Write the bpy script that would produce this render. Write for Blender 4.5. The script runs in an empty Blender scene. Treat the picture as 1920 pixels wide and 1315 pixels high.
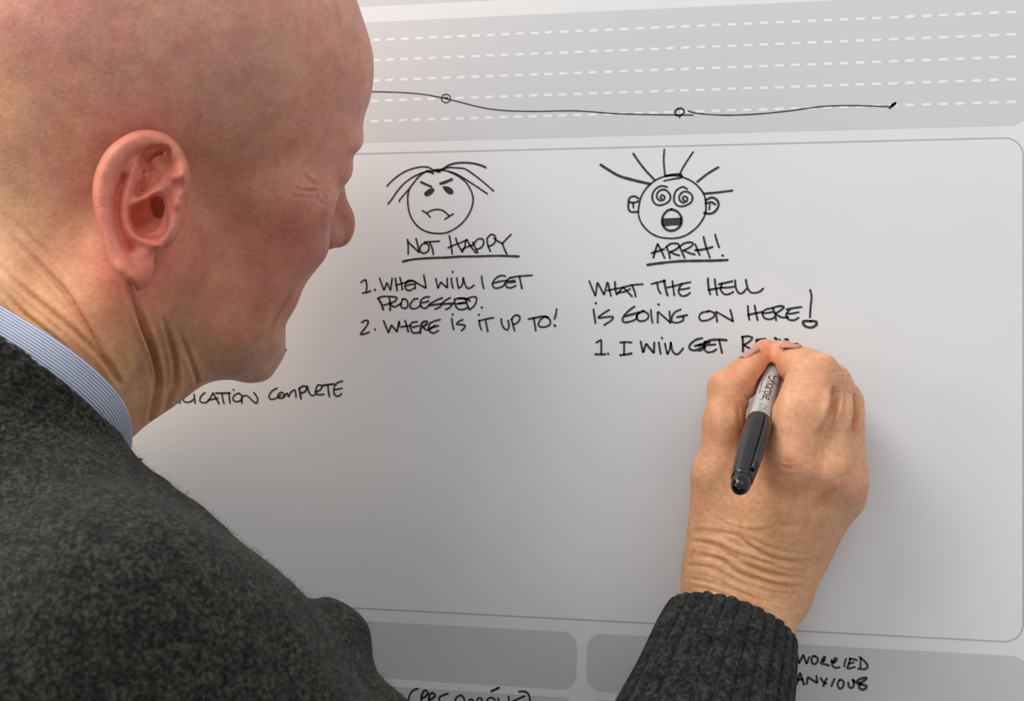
import bpy, math, random
import numpy as np
from mathutils import Matrix, Vector
random.seed(7); rng = np.random.default_rng(7)
sc = bpy.context.scene

# ------------------------------------------------------------------ camera, light, exposure
F_PX, CX, CY = 2637.0, 960.0, 657.5
YAW, PITCH, ROLL = math.radians(13.03), math.radians(3.472), math.radians(1.272)
CAM = np.array([0.0, -0.779, 1.50])
fw = np.array([-math.sin(YAW)*math.cos(PITCH), math.cos(YAW)*math.cos(PITCH), math.sin(PITCH)])
rt = np.array([math.cos(YAW), math.sin(YAW), 0.0]); up = np.cross(rt, fw)
R_, U_ = rt*math.cos(ROLL)+up*math.sin(ROLL), up*math.cos(ROLL)-rt*math.sin(ROLL)
ROT = np.stack([R_, U_, fw], axis=1)           # camera axes (right, up, forward) in world
cd = bpy.data.cameras.new('camera'); cam = bpy.data.objects.new('camera', cd); sc.collection.objects.link(cam)
cd.sensor_width = 36.0; cd.lens = 36.0*F_PX/1920.0; cd.clip_start = 0.01; cd.clip_end = 50
m4 = Matrix.Identity(4)
for i in range(3):
    m4[i][0], m4[i][1], m4[i][2], m4[i][3] = R_[i], U_[i], -fw[i], CAM[i]
cam.matrix_world = m4; sc.camera = cam
cd.dof.use_dof = True; cd.dof.focus_distance = 0.735; cd.dof.aperture_fstop = 14.0

w = bpy.data.worlds.new('room_light'); sc.world = w; w.use_nodes = True
bg = w.node_tree.nodes['Background']; bg.inputs[0].default_value = (0.94, 0.965, 1.0, 1); bg.inputs[1].default_value = 0.62

def area(name, loc, target, size, power, col, sy=None):
    d = bpy.data.lights.new(name, 'AREA'); d.energy = power; d.color = col; d.size = size
    if sy: d.shape = 'RECTANGLE'; d.size_y = sy
    o = bpy.data.objects.new(name, d); sc.collection.objects.link(o); o.location = loc
    o.rotation_euler = (Vector(target)-Vector(loc)).to_track_quat('-Z', 'Y').to_euler(); return o
area('key_and_fill_light', (-0.95, -0.27, 2.6), (-0.3, -0.02, 1.4), 1.4, 8, (1.0, 0.99, 0.98), 0.4)  # wall wash added to brighten the board behind the head, no known fixture
area('key_and_fill_light', (-0.9, -0.8, 2.75), (-0.2, -0.1, 1.45), 1.2, 11.5, (1.0, 0.985, 0.97), 0.9)
area('key_and_fill_light', (0.7, -1.5, 2.75), (0.0, -0.1, 1.4), 1.3, 5, (1.0, 0.98, 0.96), 1.0)  # unseen fill added behind the viewpoint to lift the hand
area('window_light', (-2.3, -1.5, 2.0), (-0.2, -0.2, 1.45), 1.0, 17, (1.0, 0.80, 0.55), 1.3)
sc.view_settings.view_transform = 'Standard'; sc.view_settings.look = 'None'
sc.view_settings.exposure = 0.13; sc.view_settings.gamma = 1.0; sc.view_settings.use_curve_mapping = False

# ------------------------------------------------------------------ frames: x right, y up, z forward from the viewpoint, in mm
def P(px, py, Z): return np.array([(px-CX)/F_PX*Z, (CY-py)/F_PX*Z, Z], float)
def world(p): return CAM + (np.asarray(p, float)/1000.0) @ ROT.T
def local(wp): return ((np.asarray(wp, float)-CAM) @ ROT)*1000.0
def board_xz(px, py):
    d = ((px-CX)/F_PX)*R_ + ((CY-py)/F_PX)*U_ + fw
    t = -CAM[1]/d[1]; return CAM + d*t
def ZB(px, py):
    d = ((px-CX)/F_PX)*R_ + ((CY-py)/F_PX)*U_ + fw
    return -CAM[1]/d[1]*1000.0
def H(px, py, h): return P(px, py, ZB(px, py)-h)     # a point h mm off the board

# ------------------------------------------------------------------ materials
def mat(name, col, rough=0.5, **kw):
    m = bpy.data.materials.new(name); m.use_nodes = True
    b = m.node_tree.nodes['Principled BSDF']
    b.inputs['Base Color'].default_value = (*col, 1); b.inputs['Roughness'].default_value = rough
    for k, v in kw.items(): b.inputs[k.replace('_', ' ')].default_value = v
    return m
def lin(r, g, b):
    f = lambda c: (c/255/12.92) if c/255 <= 0.04045 else ((c/255+0.055)/1.055)**2.4
    return (f(r), f(g), f(b))
def N(m, t): return m.node_tree.nodes.new(t)
def L(m, a, b): m.node_tree.links.new(a, b)
def noise(m, scale, detail=3, rough=0.5, vec=None):
    n = N(m, 'ShaderNodeTexNoise'); n.inputs['Scale'].default_value = scale; n.inputs['Detail'].default_value = detail
    n.inputs['Roughness'].default_value = rough
    if vec is not None: L(m, vec, n.inputs['Vector'])
    return n
def ramp(m, fac, stops):
    r = N(m, 'ShaderNodeValToRGB'); e = r.color_ramp.elements
    while len(e) < len(stops): e.new(0.5)
    for el, (p, c) in zip(e, stops): el.position = p; el.color = (*c, 1)
    L(m, fac, r.inputs[0]); return r
def bump(m, src, strength, dist, prev=None):
    b = N(m, 'ShaderNodeBump'); b.inputs['Strength'].default_value = strength; b.inputs['Distance'].default_value = dist
    L(m, src, b.inputs['Height'])
    if prev is not None: L(m, prev, b.inputs['Normal'])
    return b.outputs[0]
def bsdf(m): return m.node_tree.nodes['Principled BSDF']

M_white = mat('board_white', lin(221, 221, 221), 0.32)
tc = N(M_white, 'ShaderNodeTexCoord'); n1 = noise(M_white, 9, 3, .5, tc.outputs['Object'])
r1 = ramp(M_white, n1.outputs[0], [(0.3, lin(218, 219, 220)), (0.7, lin(224, 223, 222))]); L(M_white, r1.outputs[0], bsdf(M_white).inputs['Base Color'])
M_band = mat('board_print_grey', lin(201, 201, 202), 0.34)
M_cell = mat('board_print_cell_grey', lin(195, 195, 195), 0.34)
M_line = mat('board_print_line_grey', lin(176, 176, 177), 0.35)
M_dash = mat('board_print_dash_white', lin(231, 231, 231), 0.34)
M_ink = mat('ink_black', lin(30, 31, 32), 0.4)
nk = noise(M_ink, 260, 3); rk = ramp(M_ink, nk.outputs[0], [(0.35, lin(26, 27, 28)), (0.75, lin(64, 66, 68))]); L(M_ink, rk.outputs[0], bsdf(M_ink).inputs['Base Color'])
M_wall = mat('wall_paint', lin(214, 212, 206), 0.8); nw = noise(M_wall, 60, 4); L(M_wall, bump(M_wall, nw.outputs[0], .2, .002), bsdf(M_wall).inputs['Normal'])
M_floor = mat('floor_carpet', lin(96, 98, 102), 0.95); nf = noise(M_floor, 300, 2)
rf_ = ramp(M_floor, nf.outputs[0], [(0.3, lin(78, 80, 84)), (0.7, lin(112, 114, 118))]); L(M_floor, rf_.outputs[0], bsdf(M_floor).inputs['Base Color'])
M_alu = mat('frame_aluminium', lin(190, 191, 193), 0.35, Metallic=0.9)

# skin: tint comes from the 'tint' attribute (soft patches of skin colour), grain and pores from noise
M_skin = mat('skin', (0.6, 0.35, 0.25), 0.46)
b = bsdf(M_skin); b.inputs['Subsurface Weight'].default_value = 0.06
b.inputs['Subsurface Radius'].default_value = (0.006, 0.0025, 0.0012); b.inputs['Subsurface Scale'].default_value = 0.6
b.inputs['Specular IOR Level'].default_value = 0.38
at = N(M_skin, 'ShaderNodeAttribute'); at.attribute_name = 'tint'
tcs = N(M_skin, 'ShaderNodeTexCoord')
ns = noise(M_skin, 95, 5, .6, tcs.outputs['Object']); rs = ramp(M_skin, ns.outputs[0], [(0.28, (0.93, 0.86, 0.84)), (0.5, (1, 1, 1)), (0.72, (1.05, 1.09, 1.08))])
ns2 = noise(M_skin, 420, 3, .6, tcs.outputs['Object']); rs2 = ramp(M_skin, ns2.outputs[0], [(0.3, (0.9, 0.88, 0.86)), (0.7, (1.08, 1.1, 1.1))])
mx = N(M_skin, 'ShaderNodeMix'); mx.data_type = 'RGBA'; mx.blend_type = 'MULTIPLY'; mx.inputs[0].default_value = 1
mx2 = N(M_skin, 'ShaderNodeMix'); mx2.data_type = 'RGBA'; mx2.blend_type = 'MULTIPLY'; mx2.inputs[0].default_value = 1
L(M_skin, at.outputs['Color'], mx.inputs[6]); L(M_skin, rs.outputs[0], mx.inputs[7])
L(M_skin, mx.outputs[2], mx2.inputs[6]); L(M_skin, rs2.outputs[0], mx2.inputs[7]); L(M_skin, mx2.outputs[2], b.inputs['Base Color'])
nb = noise(M_skin, 900, 4, .6, tcs.outputs['Object'])
vb = N(M_skin, 'ShaderNodeTexVoronoi'); vb.inputs['Scale'].default_value = 700; L(M_skin, tcs.outputs['Object'], vb.inputs['Vector'])
L(M_skin, bump(M_skin, nb.outputs[0], .35, .0005, bump(M_skin, vb.outputs['Distance'], .25, .0004)), b.inputs['Normal'])
M_nail = mat('fingernail', lin(196, 134, 116), 0.32)

# heathered wool
def wool(name, a, b_, c, s=1.0, ribs=False):
    m = mat(name, a, 0.95); bs = bsdf(m); bs.inputs['Sheen Weight'].default_value = 0.06; bs.inputs['Sheen Roughness'].default_value = 0.5
    bs.inputs['Specular IOR Level'].default_value = 0.15
    t = N(m, 'ShaderNodeTexCoord'); n = noise(m, 420*s, 4, .65, t.outputs['Object'])
    n2 = noise(m, 130*s, 4, .6, t.outputs['Object']); n3 = noise(m, 900*s, 2, .5, t.outputs['Object'])
    r = ramp(m, n.outputs[0], [(0.38, a), (0.5, b_), (0.64, c)])
    r2 = ramp(m, n2.outputs[0], [(0.38, (0.55, 0.56, 0.62)), (0.6, (1.15, 1.17, 1.0))])
    q = N(m, 'ShaderNodeMix'); q.data_type = 'RGBA'; q.blend_type = 'MULTIPLY'; q.inputs[0].default_value = 1
    L(m, r.outputs[0], q.inputs[6]); L(m, r2.outputs[0], q.inputs[7])
    r3 = ramp(m, n3.outputs[0], [(0.70, (0, 0, 0)), (0.80, lin(150, 148, 128))])
    q2 = N(m, 'ShaderNodeMix'); q2.data_type = 'RGBA'; q2.blend_type = 'ADD'; q2.inputs[0].default_value = 0.55
    L(m, q.outputs[2], q2.inputs[6]); L(m, r3.outputs[0], q2.inputs[7]); L(m, q2.outputs[2], bs.inputs['Base Color'])
    L(m, bump(m, n.outputs[0], .9, .0016, bump(m, n2.outputs[0], .6, .003)), bs.inputs['Normal'])
    return m
M_wool = wool('wool_charcoal', lin(17, 18, 20), lin(41, 41, 40), lin(72, 69, 59), 1.25)
M_cuff = wool('wool_charcoal_ribbed', lin(28, 29, 31), lin(47, 48, 50), lin(68, 69, 66))
M_trouser = mat('trouser_navy', lin(42, 45, 56), 0.9); M_shoe = mat('shoe_leather', lin(30, 24, 22), 0.35)
# shirt: thin stripes along the collar, from its own uv
M_shirt = mat('shirt_striped', lin(160, 172, 205), 0.8)
uvn = N(M_shirt, 'ShaderNodeUVMap'); sx = N(M_shirt, 'ShaderNodeSeparateXYZ'); L(M_shirt, uvn.outputs[0], sx.inputs[0])
mm = N(M_shirt, 'ShaderNodeMath'); mm.operation = 'MULTIPLY'; mm.inputs[1].default_value = 1.0; L(M_shirt, sx.outputs[1], mm.inputs[0])
fr = N(M_shirt, 'ShaderNodeMath'); fr.operation = 'FRACT'; L(M_shirt, mm.outputs[0], fr.inputs[0])
rsh = ramp(M_shirt, fr.outputs[0], [(0.0, lin(208, 213, 224)), (0.50, lin(208, 213, 224)), (0.60, lin(112, 122, 158)), (0.92, lin(112, 122, 158))]); L(M_shirt, rsh.outputs[0], bsdf(M_shirt).inputs['Base Color'])
nsh = noise(M_shirt, 1500, 2); L(M_shirt, bump(M_shirt, nsh.outputs[0], .3, .0003), bsdf(M_shirt).inputs['Normal'])
M_cap = mat('marker_cap_black', lin(20, 20, 22), 0.26); M_barrel = mat('marker_barrel_grey', lin(186, 182, 178), 0.38)
M_gloss = mat('marker_end_gloss', lin(12, 12, 13), 0.08); M_print = mat('marker_print_black', lin(34, 34, 36), 0.5)

# ------------------------------------------------------------------ object helpers
def link(name, me, m, parent=None, smooth=True):
    o = bpy.data.objects.new(name, me); sc.collection.objects.link(o)
    if m is not None and not me.materials: me.materials.append(m)
    if parent is not None: o.parent = parent
    if smooth: me.shade_smooth()
    return o
def mesh(name, v, f):
    me = bpy.data.meshes.new(name); v = np.asarray(v, np.float32)
    me.from_pydata(v.tolist(), [], f if isinstance(f, list) else f.tolist()); me.update(); return me
def quadmesh(name, v, q):
    me = bpy.data.meshes.new(name); v = np.ascontiguousarray(v, np.float32); q = np.ascontiguousarray(q, np.int32)
    me.vertices.add(len(v)); me.vertices.foreach_set('co', v.ravel())
    me.loops.add(q.size); me.loops.foreach_set('vertex_index', q.ravel())
    me.polygons.add(len(q)); me.polygons.foreach_set('loop_start', np.arange(0, q.size, 4, dtype=np.int32))
    me.polygons.foreach_set('loop_total', np.full(len(q), 4, np.int32)); me.update(calc_edges=True); me.validate(); return me
def empty(name, loc=(0, 0, 0)):
    o = bpy.data.objects.new(name, None); sc.collection.objects.link(o); o.location = loc; o.empty_display_size = .05; return o
def tag(o, label=None, cat=None, kind=None, group=None):
    for k, v in (('label', label), ('category', cat), ('kind', kind), ('group', group)):
        if v: o[k] = v
    return o
def box(name, lo, hi, m, parent=None):
    x0, y0, z0 = lo; x1, y1, z1 = hi
    v = [(x0,y0,z0),(x1,y0,z0),(x1,y1,z0),(x0,y1,z0),(x0,y0,z1),(x1,y0,z1),(x1,y1,z1),(x0,y1,z1)]
    f = [(0,3,2,1),(4,5,6,7),(0,1,5,4),(1,2,6,5),(2,3,7,6),(3,0,4,7)]
    return link(name, mesh(name, v, f), m, parent, False)

# ------------------------------------------------------------------ the setting
tag(box('wall_back', (-2.2, 0.03, 0), (1.8, 0.13, 2.9), M_wall), kind='structure')
tag(box('floor', (-2.2, -2.6, -0.05), (1.8, 0.13, 0.0), M_floor), kind='structure')

# ------------------------------------------------------------------ the printed whiteboard (real plane y = 0)
wb = tag(empty('whiteboard', (-0.3, 0.0, 0.7)), 'large white writing board with printed grey bands and hand-drawn faces, on the wall', 'whiteboard')
def child(o):   # keep world coordinates when parenting to the empty
    o.parent = wb; o.matrix_parent_inverse = Matrix.Translation(wb.location).inverted(); return o
child(box('panel', (-1.5, 0.0, 0.72), (1.0, 0.03, 2.12), M_white))
for lo, hi in (((-1.52, -.006, .70), (1.02, .03, .72)), ((-1.52, -.006, 2.12), (1.02, .03, 2.14)), ((-1.52, -.006, .72), (-1.5, .03, 2.12)), ((1.0, -.006, .72), (1.02, .03, 2.12))):
    child(box('frame', lo, hi, M_alu))
def rrect(x0, z0, x1, z1, r, n=8):
    pts = []
    for cx, cz, a0 in ((x1-r, z1-r, 0), (x0+r, z1-r, 90), (x0+r, z0+r, 180), (x1-r, z0+r, 270)):
        for i in range(n+1):
            a = math.radians(a0+90*i/n); pts.append((cx+r*math.cos(a), cz+r*math.sin(a)))
    return pts
def flat(name, pts, m, y, label=None):
    v = [(x, y, z) for x, z in pts]; o = child(link(name, mesh(name, v, [tuple(range(len(v)))]), m, None, False))
    if label: o['label'] = label
    return o
Z0 = CAM[2]
def zz(mm): return Z0 + mm/1000
# measured on the board plane (mm from the viewpoint's foot)
flat('grey_band', rrect(-1.45, zz(170.6), .0985, zz(242.8), .010), M_band, -.00006, 'wide grey printed band with white dashed lines')
flat('grey_band', rrect(-1.45, zz(252.5), .0985, zz(330), .010), M_band, -.00006)
xs0 = -0.0519
for r in range(5):
    z = zz(231.9 - r*12.15)
    v = []; f = []
    for k in range(-150, 18):
        x = xs0 + k*0.00868
        i = len(v); v += [(x, -.00012, z-.00075), (x+.0047, -.00012, z-.00075), (x+.0047, -.00012, z+.00075), (x, -.00012, z+.00075)]; f.append((i, i+1, i+2, i+3))
    o = child(link('dashed_line', mesh('dashed_line', v, f), M_dash, None, False)); o['kind'] = 'stuff'
# outlined writing box
def outline(name, x0, z0, x1, z1, r, wd, m):
    a = rrect(x0, z0, x1, z1, r); bb = rrect(x0+wd, z0+wd, x1-wd, z1-wd, r-wd); n = len(a)
    v = [(x, -.00006, z) for x, z in a+bb]; f = [(i, (i+1) % n, n+(i+1) % n, n+i) for i in range(n)]
    return child(link(name, mesh(name, v, f), m, None, False))
outline('box_outline', -1.45, zz(-101.7), .0958, zz(164.4), .010, .0008, M_line)
pw, gap = .2379-.0055, .0055
def panelrow(zt, zb_):
    x1 = .0985
    for k in range(6):
        flat('grey_cell', rrect(x1-pw, zz(zb_), x1, zz(zt), .0085), M_cell, -.00006); x1 -= pw+gap
panelrow(-108.4, -140.2); panelrow(-144.6, -177)

# ------------------------------------------------------------------ handwriting: pen strokes traced as ribbons lying on the board
def smooth_pts(pts, closed=False, n=6):
    p = np.array(pts, float)
    if len(p) < 3: return p
    out = []; m = len(p)
    rngk = range(m if closed else m-1)
    for i in rngk:
        g = (lambda k: p[k % m]) if closed else (lambda k: p[min(max(k, 0), m-1)])
        p0, p1, p2, p3 = g(i-1), g(i), g(i+1), g(i+2)
        for t in np.linspace(0, 1, n, endpoint=False):
            out.append(0.5*((2*p1)+(-p0+p2)*t+(2*p0-5*p1+4*p2-p3)*t*t+(-p0+3*p1-3*p2+p3)*t**3))
    out.append(p[0] if closed else p[-1]); return np.array(out)
def ribbon(path, wd, V, Fc, y):
    # path: Nx2 in board metres
    d = np.gradient(path, axis=0); ln = np.linalg.norm(d, axis=1); ln[ln == 0] = 1; d /= ln[:, None]
    nrm = np.stack([-d[:, 1], d[:, 0]], 1); b0 = len(V); h = wd/2
    for i in range(len(path)):
        hh = h*(0.88+0.24*random.random()) if 0 < i < len(path)-1 else h
        for s in (1, -1): q = path[i]+nrm[i]*hh*s; V.append((q[0], y, q[1]))
    for i in range(len(path)-1): k = b0+2*i; Fc.append((k, k+1, k+3, k+2))
    for i, sg in ((0, -1), (len(path)-1, 1)):
        c = path[i]; a0 = math.atan2(nrm[i][1], nrm[i][0]); ids = []
        for t in range(7):
            a = a0 - sg*math.pi*t/6; ids.append(len(V)); V.append((c[0]+h*math.cos(a), y, c[1]+h*math.sin(a)))
        Fc.append(tuple(ids if sg < 0 else ids[::-1]))
INK_Y = -.00018
def write(name, strokes, off, s, wd=1.0, label=None, polys=()):
    """strokes in crop coordinates: px = off + c / s ; 'C' closes a loop"""
    V, Fc = [], []
    def tob(c):
        q = board_xz(off[0]+c[0]/s, off[1]+c[1]/s); return (q[0], q[2])
    for st in strokes:
        closed = False; sharp = False; wm = wd
        st = list(st)
        while isinstance(st[0], str):
            if st[0] == 'C': closed = True
            elif st[0] == 'S': sharp = True
            elif st[0][0] == 'W': wm = float(st[0][1:])
            st = st[1:]
        if len(st) == 1: st = [st[0], (st[0][0]+.3*s, st[0][1]+.3*s)]
        p = np.array([tob(c) for c in st])
        if sharp:
            q = [p[0]]
            for a, b_ in zip(p[:-1], p[1:]):
                for t in (0.03, .25, .5, .75, .97): q.append(a+(b_-a)*t)
            q.append(p[-1]); p = np.array(q)
        else: p = smooth_pts(p, closed) if len(p) > 2 else np.array([p[0]+(p[1]-p[0])*t for t in np.linspace(0, 1, 5)])
        ribbon(p, wm/1000, V, Fc, INK_Y)
    for pg in polys:
        p = smooth_pts([tob(c) for c in pg], True)[:-1]; i0 = len(V); V += [(x, INK_Y, z) for x, z in p]; Fc.append(tuple(range(i0, len(V))))
    o = child(link(name, mesh(name, V, Fc), M_ink, None, False))
    if label: o['label'] = label
    return o
A = (670, 440); sA = 6.576; B_ = (860, 440); Cc = (1090, 440); sC = 5.479; D_ = (1310, 440)
write('handwriting', [[(620,60),(628,150),(628,240)],['S',(622,85),(755,215)],[(725,50),(745,130),(758,215)],
  [(845,105),(795,125),(770,180),(790,220),(830,230),(870,205),(885,165),(875,125),(840,105)],[(830,92),(920,88),(1010,82)],[(890,92),(925,170),(938,245)],
  [(1135,15),(1155,120),(1170,240)],[(1215,45),(1240,120),(1295,215)],[(1120,165),(1180,135),(1250,110),(1320,80),(1345,70)],
  [(1295,215),(1325,150),(1345,60),(1390,130),(1460,225)],[(1300,178),(1360,150),(1440,125)]], A, sA, 1.05, 'handwritten words NOT HAPPY, underlined')
write('handwriting', [[(175,95),(205,160),(235,225)],[(190,110),(240,55),(300,60),(305,120),(270,165),(215,185)],
  [(350,60),(360,130),(390,205)],[(350,50),(400,0),(450,20),(450,90),(410,130),(365,145)],[(435,45),(490,85),(540,110)],[(645,0),(590,55),(540,110)],[(540,110),(565,180),(595,240)]], B_, sA, 1.05)
write('underline', [[(562,332),(700,305),(900,290),(1100,283),(1260,272),(1500,268),(1750,262),(1990,270)]], A, sA, 1.3)
write('handwriting', [['S',(45,590),(85,560),(110,565)],[(105,565),(118,630),(110,705)],[(65,722),(110,715),(165,695)],['W1.4',(217,682)],
  ['S',(275,540),(330,690),(365,590),(410,690),(430,540)],[(470,540),(480,610),(490,690)],[(525,530),(545,600),(555,680)],[(480,625),(560,600),(640,580),(690,570)],
  [(600,600),(640,565),(690,570),(720,590)],[(620,570),(595,610),(590,650),(615,685),(660,685),(700,660)],[(610,630),(660,615),(700,612)],
  ['S',(715,665),(712,585),(845,660)],[(820,500),(835,580),(848,655)],
  ['S',(968,545),(995,665),(1030,585),(1110,660),(1110,540)],[(1160,540),(1165,600),(1180,660)],['W1.3',(1175,460)],[(1228,535),(1235,600),(1250,660)],[(1250,660),(1290,630),(1305,560),(1305,535)],
  [(1305,535),(1325,600),(1350,655),(1390,660),(1440,625)]], A, sA, 1.05, 'handwritten question WHEN WILL I GET')
write('handwriting', [[(285,515),(292,590),(310,665)],[(575,515),(530,505),(470,530),(425,585),(420,630),(450,660),(500,655),(550,635),(570,600)],[(430,600),(500,580),(570,570),(640,575),(690,565)],
  [(640,530),(600,560),(580,610),(600,650),(650,655),(705,630)],[(600,590),(650,590),(700,582)],[(640,535),(700,520),(800,510),(905,503)],[(750,520),(765,590),(780,665)]], B_, sA, 1.1)
write('handwriting', [[(250,790),(310,765),(400,765),(480,775),(470,820),(400,850),(330,870)],['W1.3',(265,800),(300,860),(320,925)],[(395,780),(405,860),(405,935)],[(400,850),(430,880),(470,890),(540,850)],
  [(560,800),(540,850),(545,895),(580,910),(620,890),(620,830),(590,795),(555,800)],[(745,790),(700,800),(660,850),(655,900),(690,915),(740,905),(780,870)],
  [(890,770),(830,775),(785,815),(780,870),(810,905),(850,905),(880,880)],[(800,840),(840,835),(880,820)],[(1050,780),(1000,800),(940,830),(890,860)],['W1.3',(880,875),(980,862),(1080,855),(1190,850)],
  [(1040,850),(1025,890),(960,920)],[(1145,780),(1090,810),(1040,850)],[(1170,860),(1140,900),(1090,925)],
  [(1200,800),(1260,785),(1340,790),(1390,820)],[(1200,800),(1205,860),(1240,915),(1300,925),(1370,900)],[(1225,855),(1280,850),(1350,840)]], A, sA, 1.1, 'handwritten word PROCESSED')
write('handwriting', [[(95,795),(100,850),(130,920)],[(100,800),(160,770),(215,775),(220,820),(190,880),(140,925)],['W1.4',(285,900)],[(0,850),(70,838)],[(0,790),(60,790),(95,810)]], B_, sA, 1.1)
write('handwriting', [[(55,1085),(100,1060),(135,1070),(115,1130),(75,1180),(40,1230),(90,1225),(145,1205)],['W1.3',(218,1170)],
  ['S',(325,1065),(385,1215),(420,1115),(490,1200),(515,1075)],[(515,1075),(520,1100),(515,1130)],[(540,1140),(600,1130),(660,1125)],[(590,1060),(610,1130),(630,1200)],
  [(740,1075),(680,1085),(655,1120),(665,1180),(700,1215),(760,1205)],[(680,1145),(720,1135),(760,1125)],['W1.4',(775,1215),(785,1150),(800,1090),(850,1070),(860,1100),(810,1140)],[(810,1140),(850,1175),(900,1165),(960,1120)],
  [(1020,1050),(960,1065),(900,1090)],[(900,1090),(880,1140),(890,1190),(940,1215),(1000,1185)],[(900,1150),(950,1140),(1000,1125)],
  [(1165,1035),(1175,1110),(1190,1170)],['W1.3',(1175,985)],[(1300,1050),(1250,1075),(1225,1105),(1270,1110),(1325,1120),(1320,1150),(1285,1185)]], A, sA, 1.1, 'handwritten question WHERE IS IT UP TO!')
write('handwriting', [['W1.3',(248,990)],[(255,1060),(262,1120),(280,1175)],[(250,1065),(330,1045),(430,1025)],[(330,1050),(345,1120),(360,1195)],
  [(525,1040),(535,1110),(570,1165),(610,1170),(620,1110),(610,1060)],[(655,1045),(670,1110),(690,1185)],[(650,1050),(690,1000),(740,1000),(755,1040),(720,1090),(670,1110)],
  ['W1.3',(865,1042),(940,1028),(1040,1010),(1100,1020)],[(925,1030),(940,1110),(950,1185)],[(1060,1012),(1010,1050),(985,1100),(1000,1135),(1060,1140),(1120,1115),(1130,1065),(1100,1025),(1060,1012)],
  [(1208,920),(1200,980),(1182,1040)],['W1.4',(1182,1118),(1190,1128)]], B_, sA, 1.1)
write('handwriting', [['W1.25',(740,235),(765,150),(785,100)],[(785,100),(820,160),(855,240)],['W1.3',(725,190),(790,170),(850,150)],
  [(875,130),(900,190),(910,245)],['W1.2',(870,130),(920,95),(990,95),(1000,130),(950,165),(915,178)],[(915,178),(955,200),(1005,215)],
  [(1010,125),(1035,180),(1060,240)],[(1010,125),(1060,90),(1130,80),(1145,105),(1100,140),(1050,162)],[(1050,162),(1110,190),(1165,205)],
  [(1170,100),(1190,150),(1215,210)],['W1.3',(1170,162),(1240,155),(1310,140),(1345,128)],[(1255,25),(1280,120),(1320,235)]], Cc, sC, 1.1, 'handwritten exclamation ARRH!, underlined')
write('handwriting', [[(170,0),(185,60),(210,130)],['W1.4',(245,215)]], D_, sC, 1.1)
write('underline', [[(680,312),(800,295),(1000,275),(1200,270),(1350,268),(1500,262)]], Cc, sC, 1.45)
write('handwriting', [['S',(82,480),(145,635),(165,490),(235,620),(265,495)],[(275,500),(290,570),(305,630)],[(270,575),(340,560),(420,545),(520,520),(630,510)],[(345,485),(350,560),(360,610)],
  ['S',(365,615),(430,540),(520,635)],[(375,600),(450,585),(500,560)],[(520,520),(545,580),(558,635)],
  [(722,508),(790,490),(860,475)],[(780,500),(790,560),(815,605)],['W1.25',(850,470),(865,550),(885,625)],[(935,480),(945,550),(955,625)],[(880,545),(950,530),(1040,505),(1120,490)],
  [(1040,505),(1010,540),(1000,590),(1030,630),(1080,625),(1115,600)],[(1010,565),(1060,560),(1110,548)]], Cc, sC, 1.1, 'handwritten words WHAT THE HELL')
write('handwriting', [[(95,450),(100,530),(118,615)],[(165,460),(175,540),(190,620)],['W1.2',(100,570),(180,555),(240,545)],['W1.2',(210,510),(280,495),(345,480)],
  [(240,500),(225,560),(260,610),(310,612),(355,590)],[(240,545),(300,545),(365,535)],[(375,470),(380,540),(410,600),(450,600),(490,560)],[(485,465),(500,540),(530,590),(580,600),(630,585),(662,555)]], D_, sC, 1.1)
write('handwriting', [['W1.4',(148,705)],[(125,770),(135,840),(145,910)],[(285,775),(220,815),(175,855),(240,850),(320,845),(310,880),(235,930)],
  ['W1.2',(545,740),(480,790),(430,850),(430,895),(480,900),(560,870),(570,830)],['W1.4',(450,840),(520,820),(600,800),(640,785)],[(600,800),(570,840),(590,885),(650,885),(690,850),(680,810),(630,785)],
  [(715,775),(720,840),(730,905)],['W1.4',(793,718)],['S',(785,905),(785,790),(915,905)],[(905,790),(910,850),(915,905)],
  [(1020,770),(960,800),(930,850),(935,895),(990,905),(1045,880),(1045,845)],['W1.3',(985,848),(1030,840),(1085,828)]], Cc, sC, 1.1, 'handwritten words IS GOING ON HERE!')
write('handwriting', [[(100,790),(30,805),(5,850),(30,885),(90,880),(150,850),(160,810),(110,785),(90,795)],['S',(190,895),(175,790),(350,890)],[(325,775),(340,830),(352,890)],
  [(505,735),(510,810),(520,875)],[(575,730),(590,810),(605,880)],['W1.2',(510,825),(580,810),(650,795)],[(760,755),(690,770),(655,810),(680,860),(740,870),(780,850)],[(660,810),(710,805),(760,795)],
  [(760,755),(785,820),(795,880)],['W1.2',(770,750),(830,735),(875,745),(840,780),(790,810)],[(790,815),(850,850),(920,850)],['W1.2',(905,770),(980,755),(1055,745)],
  [(930,780),(900,820),(920,870),(980,880),(1025,855)],[(915,815),(970,810),(1025,798)],[(1145,570),(1160,640),(1150,740),(1143,850)],
  ['W1.4','C',(1150,890),(1085,890),(1072,910),(1100,945),(1160,955),(1205,930),(1210,900),(1180,890)]], D_, sC, 1.1)
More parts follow.
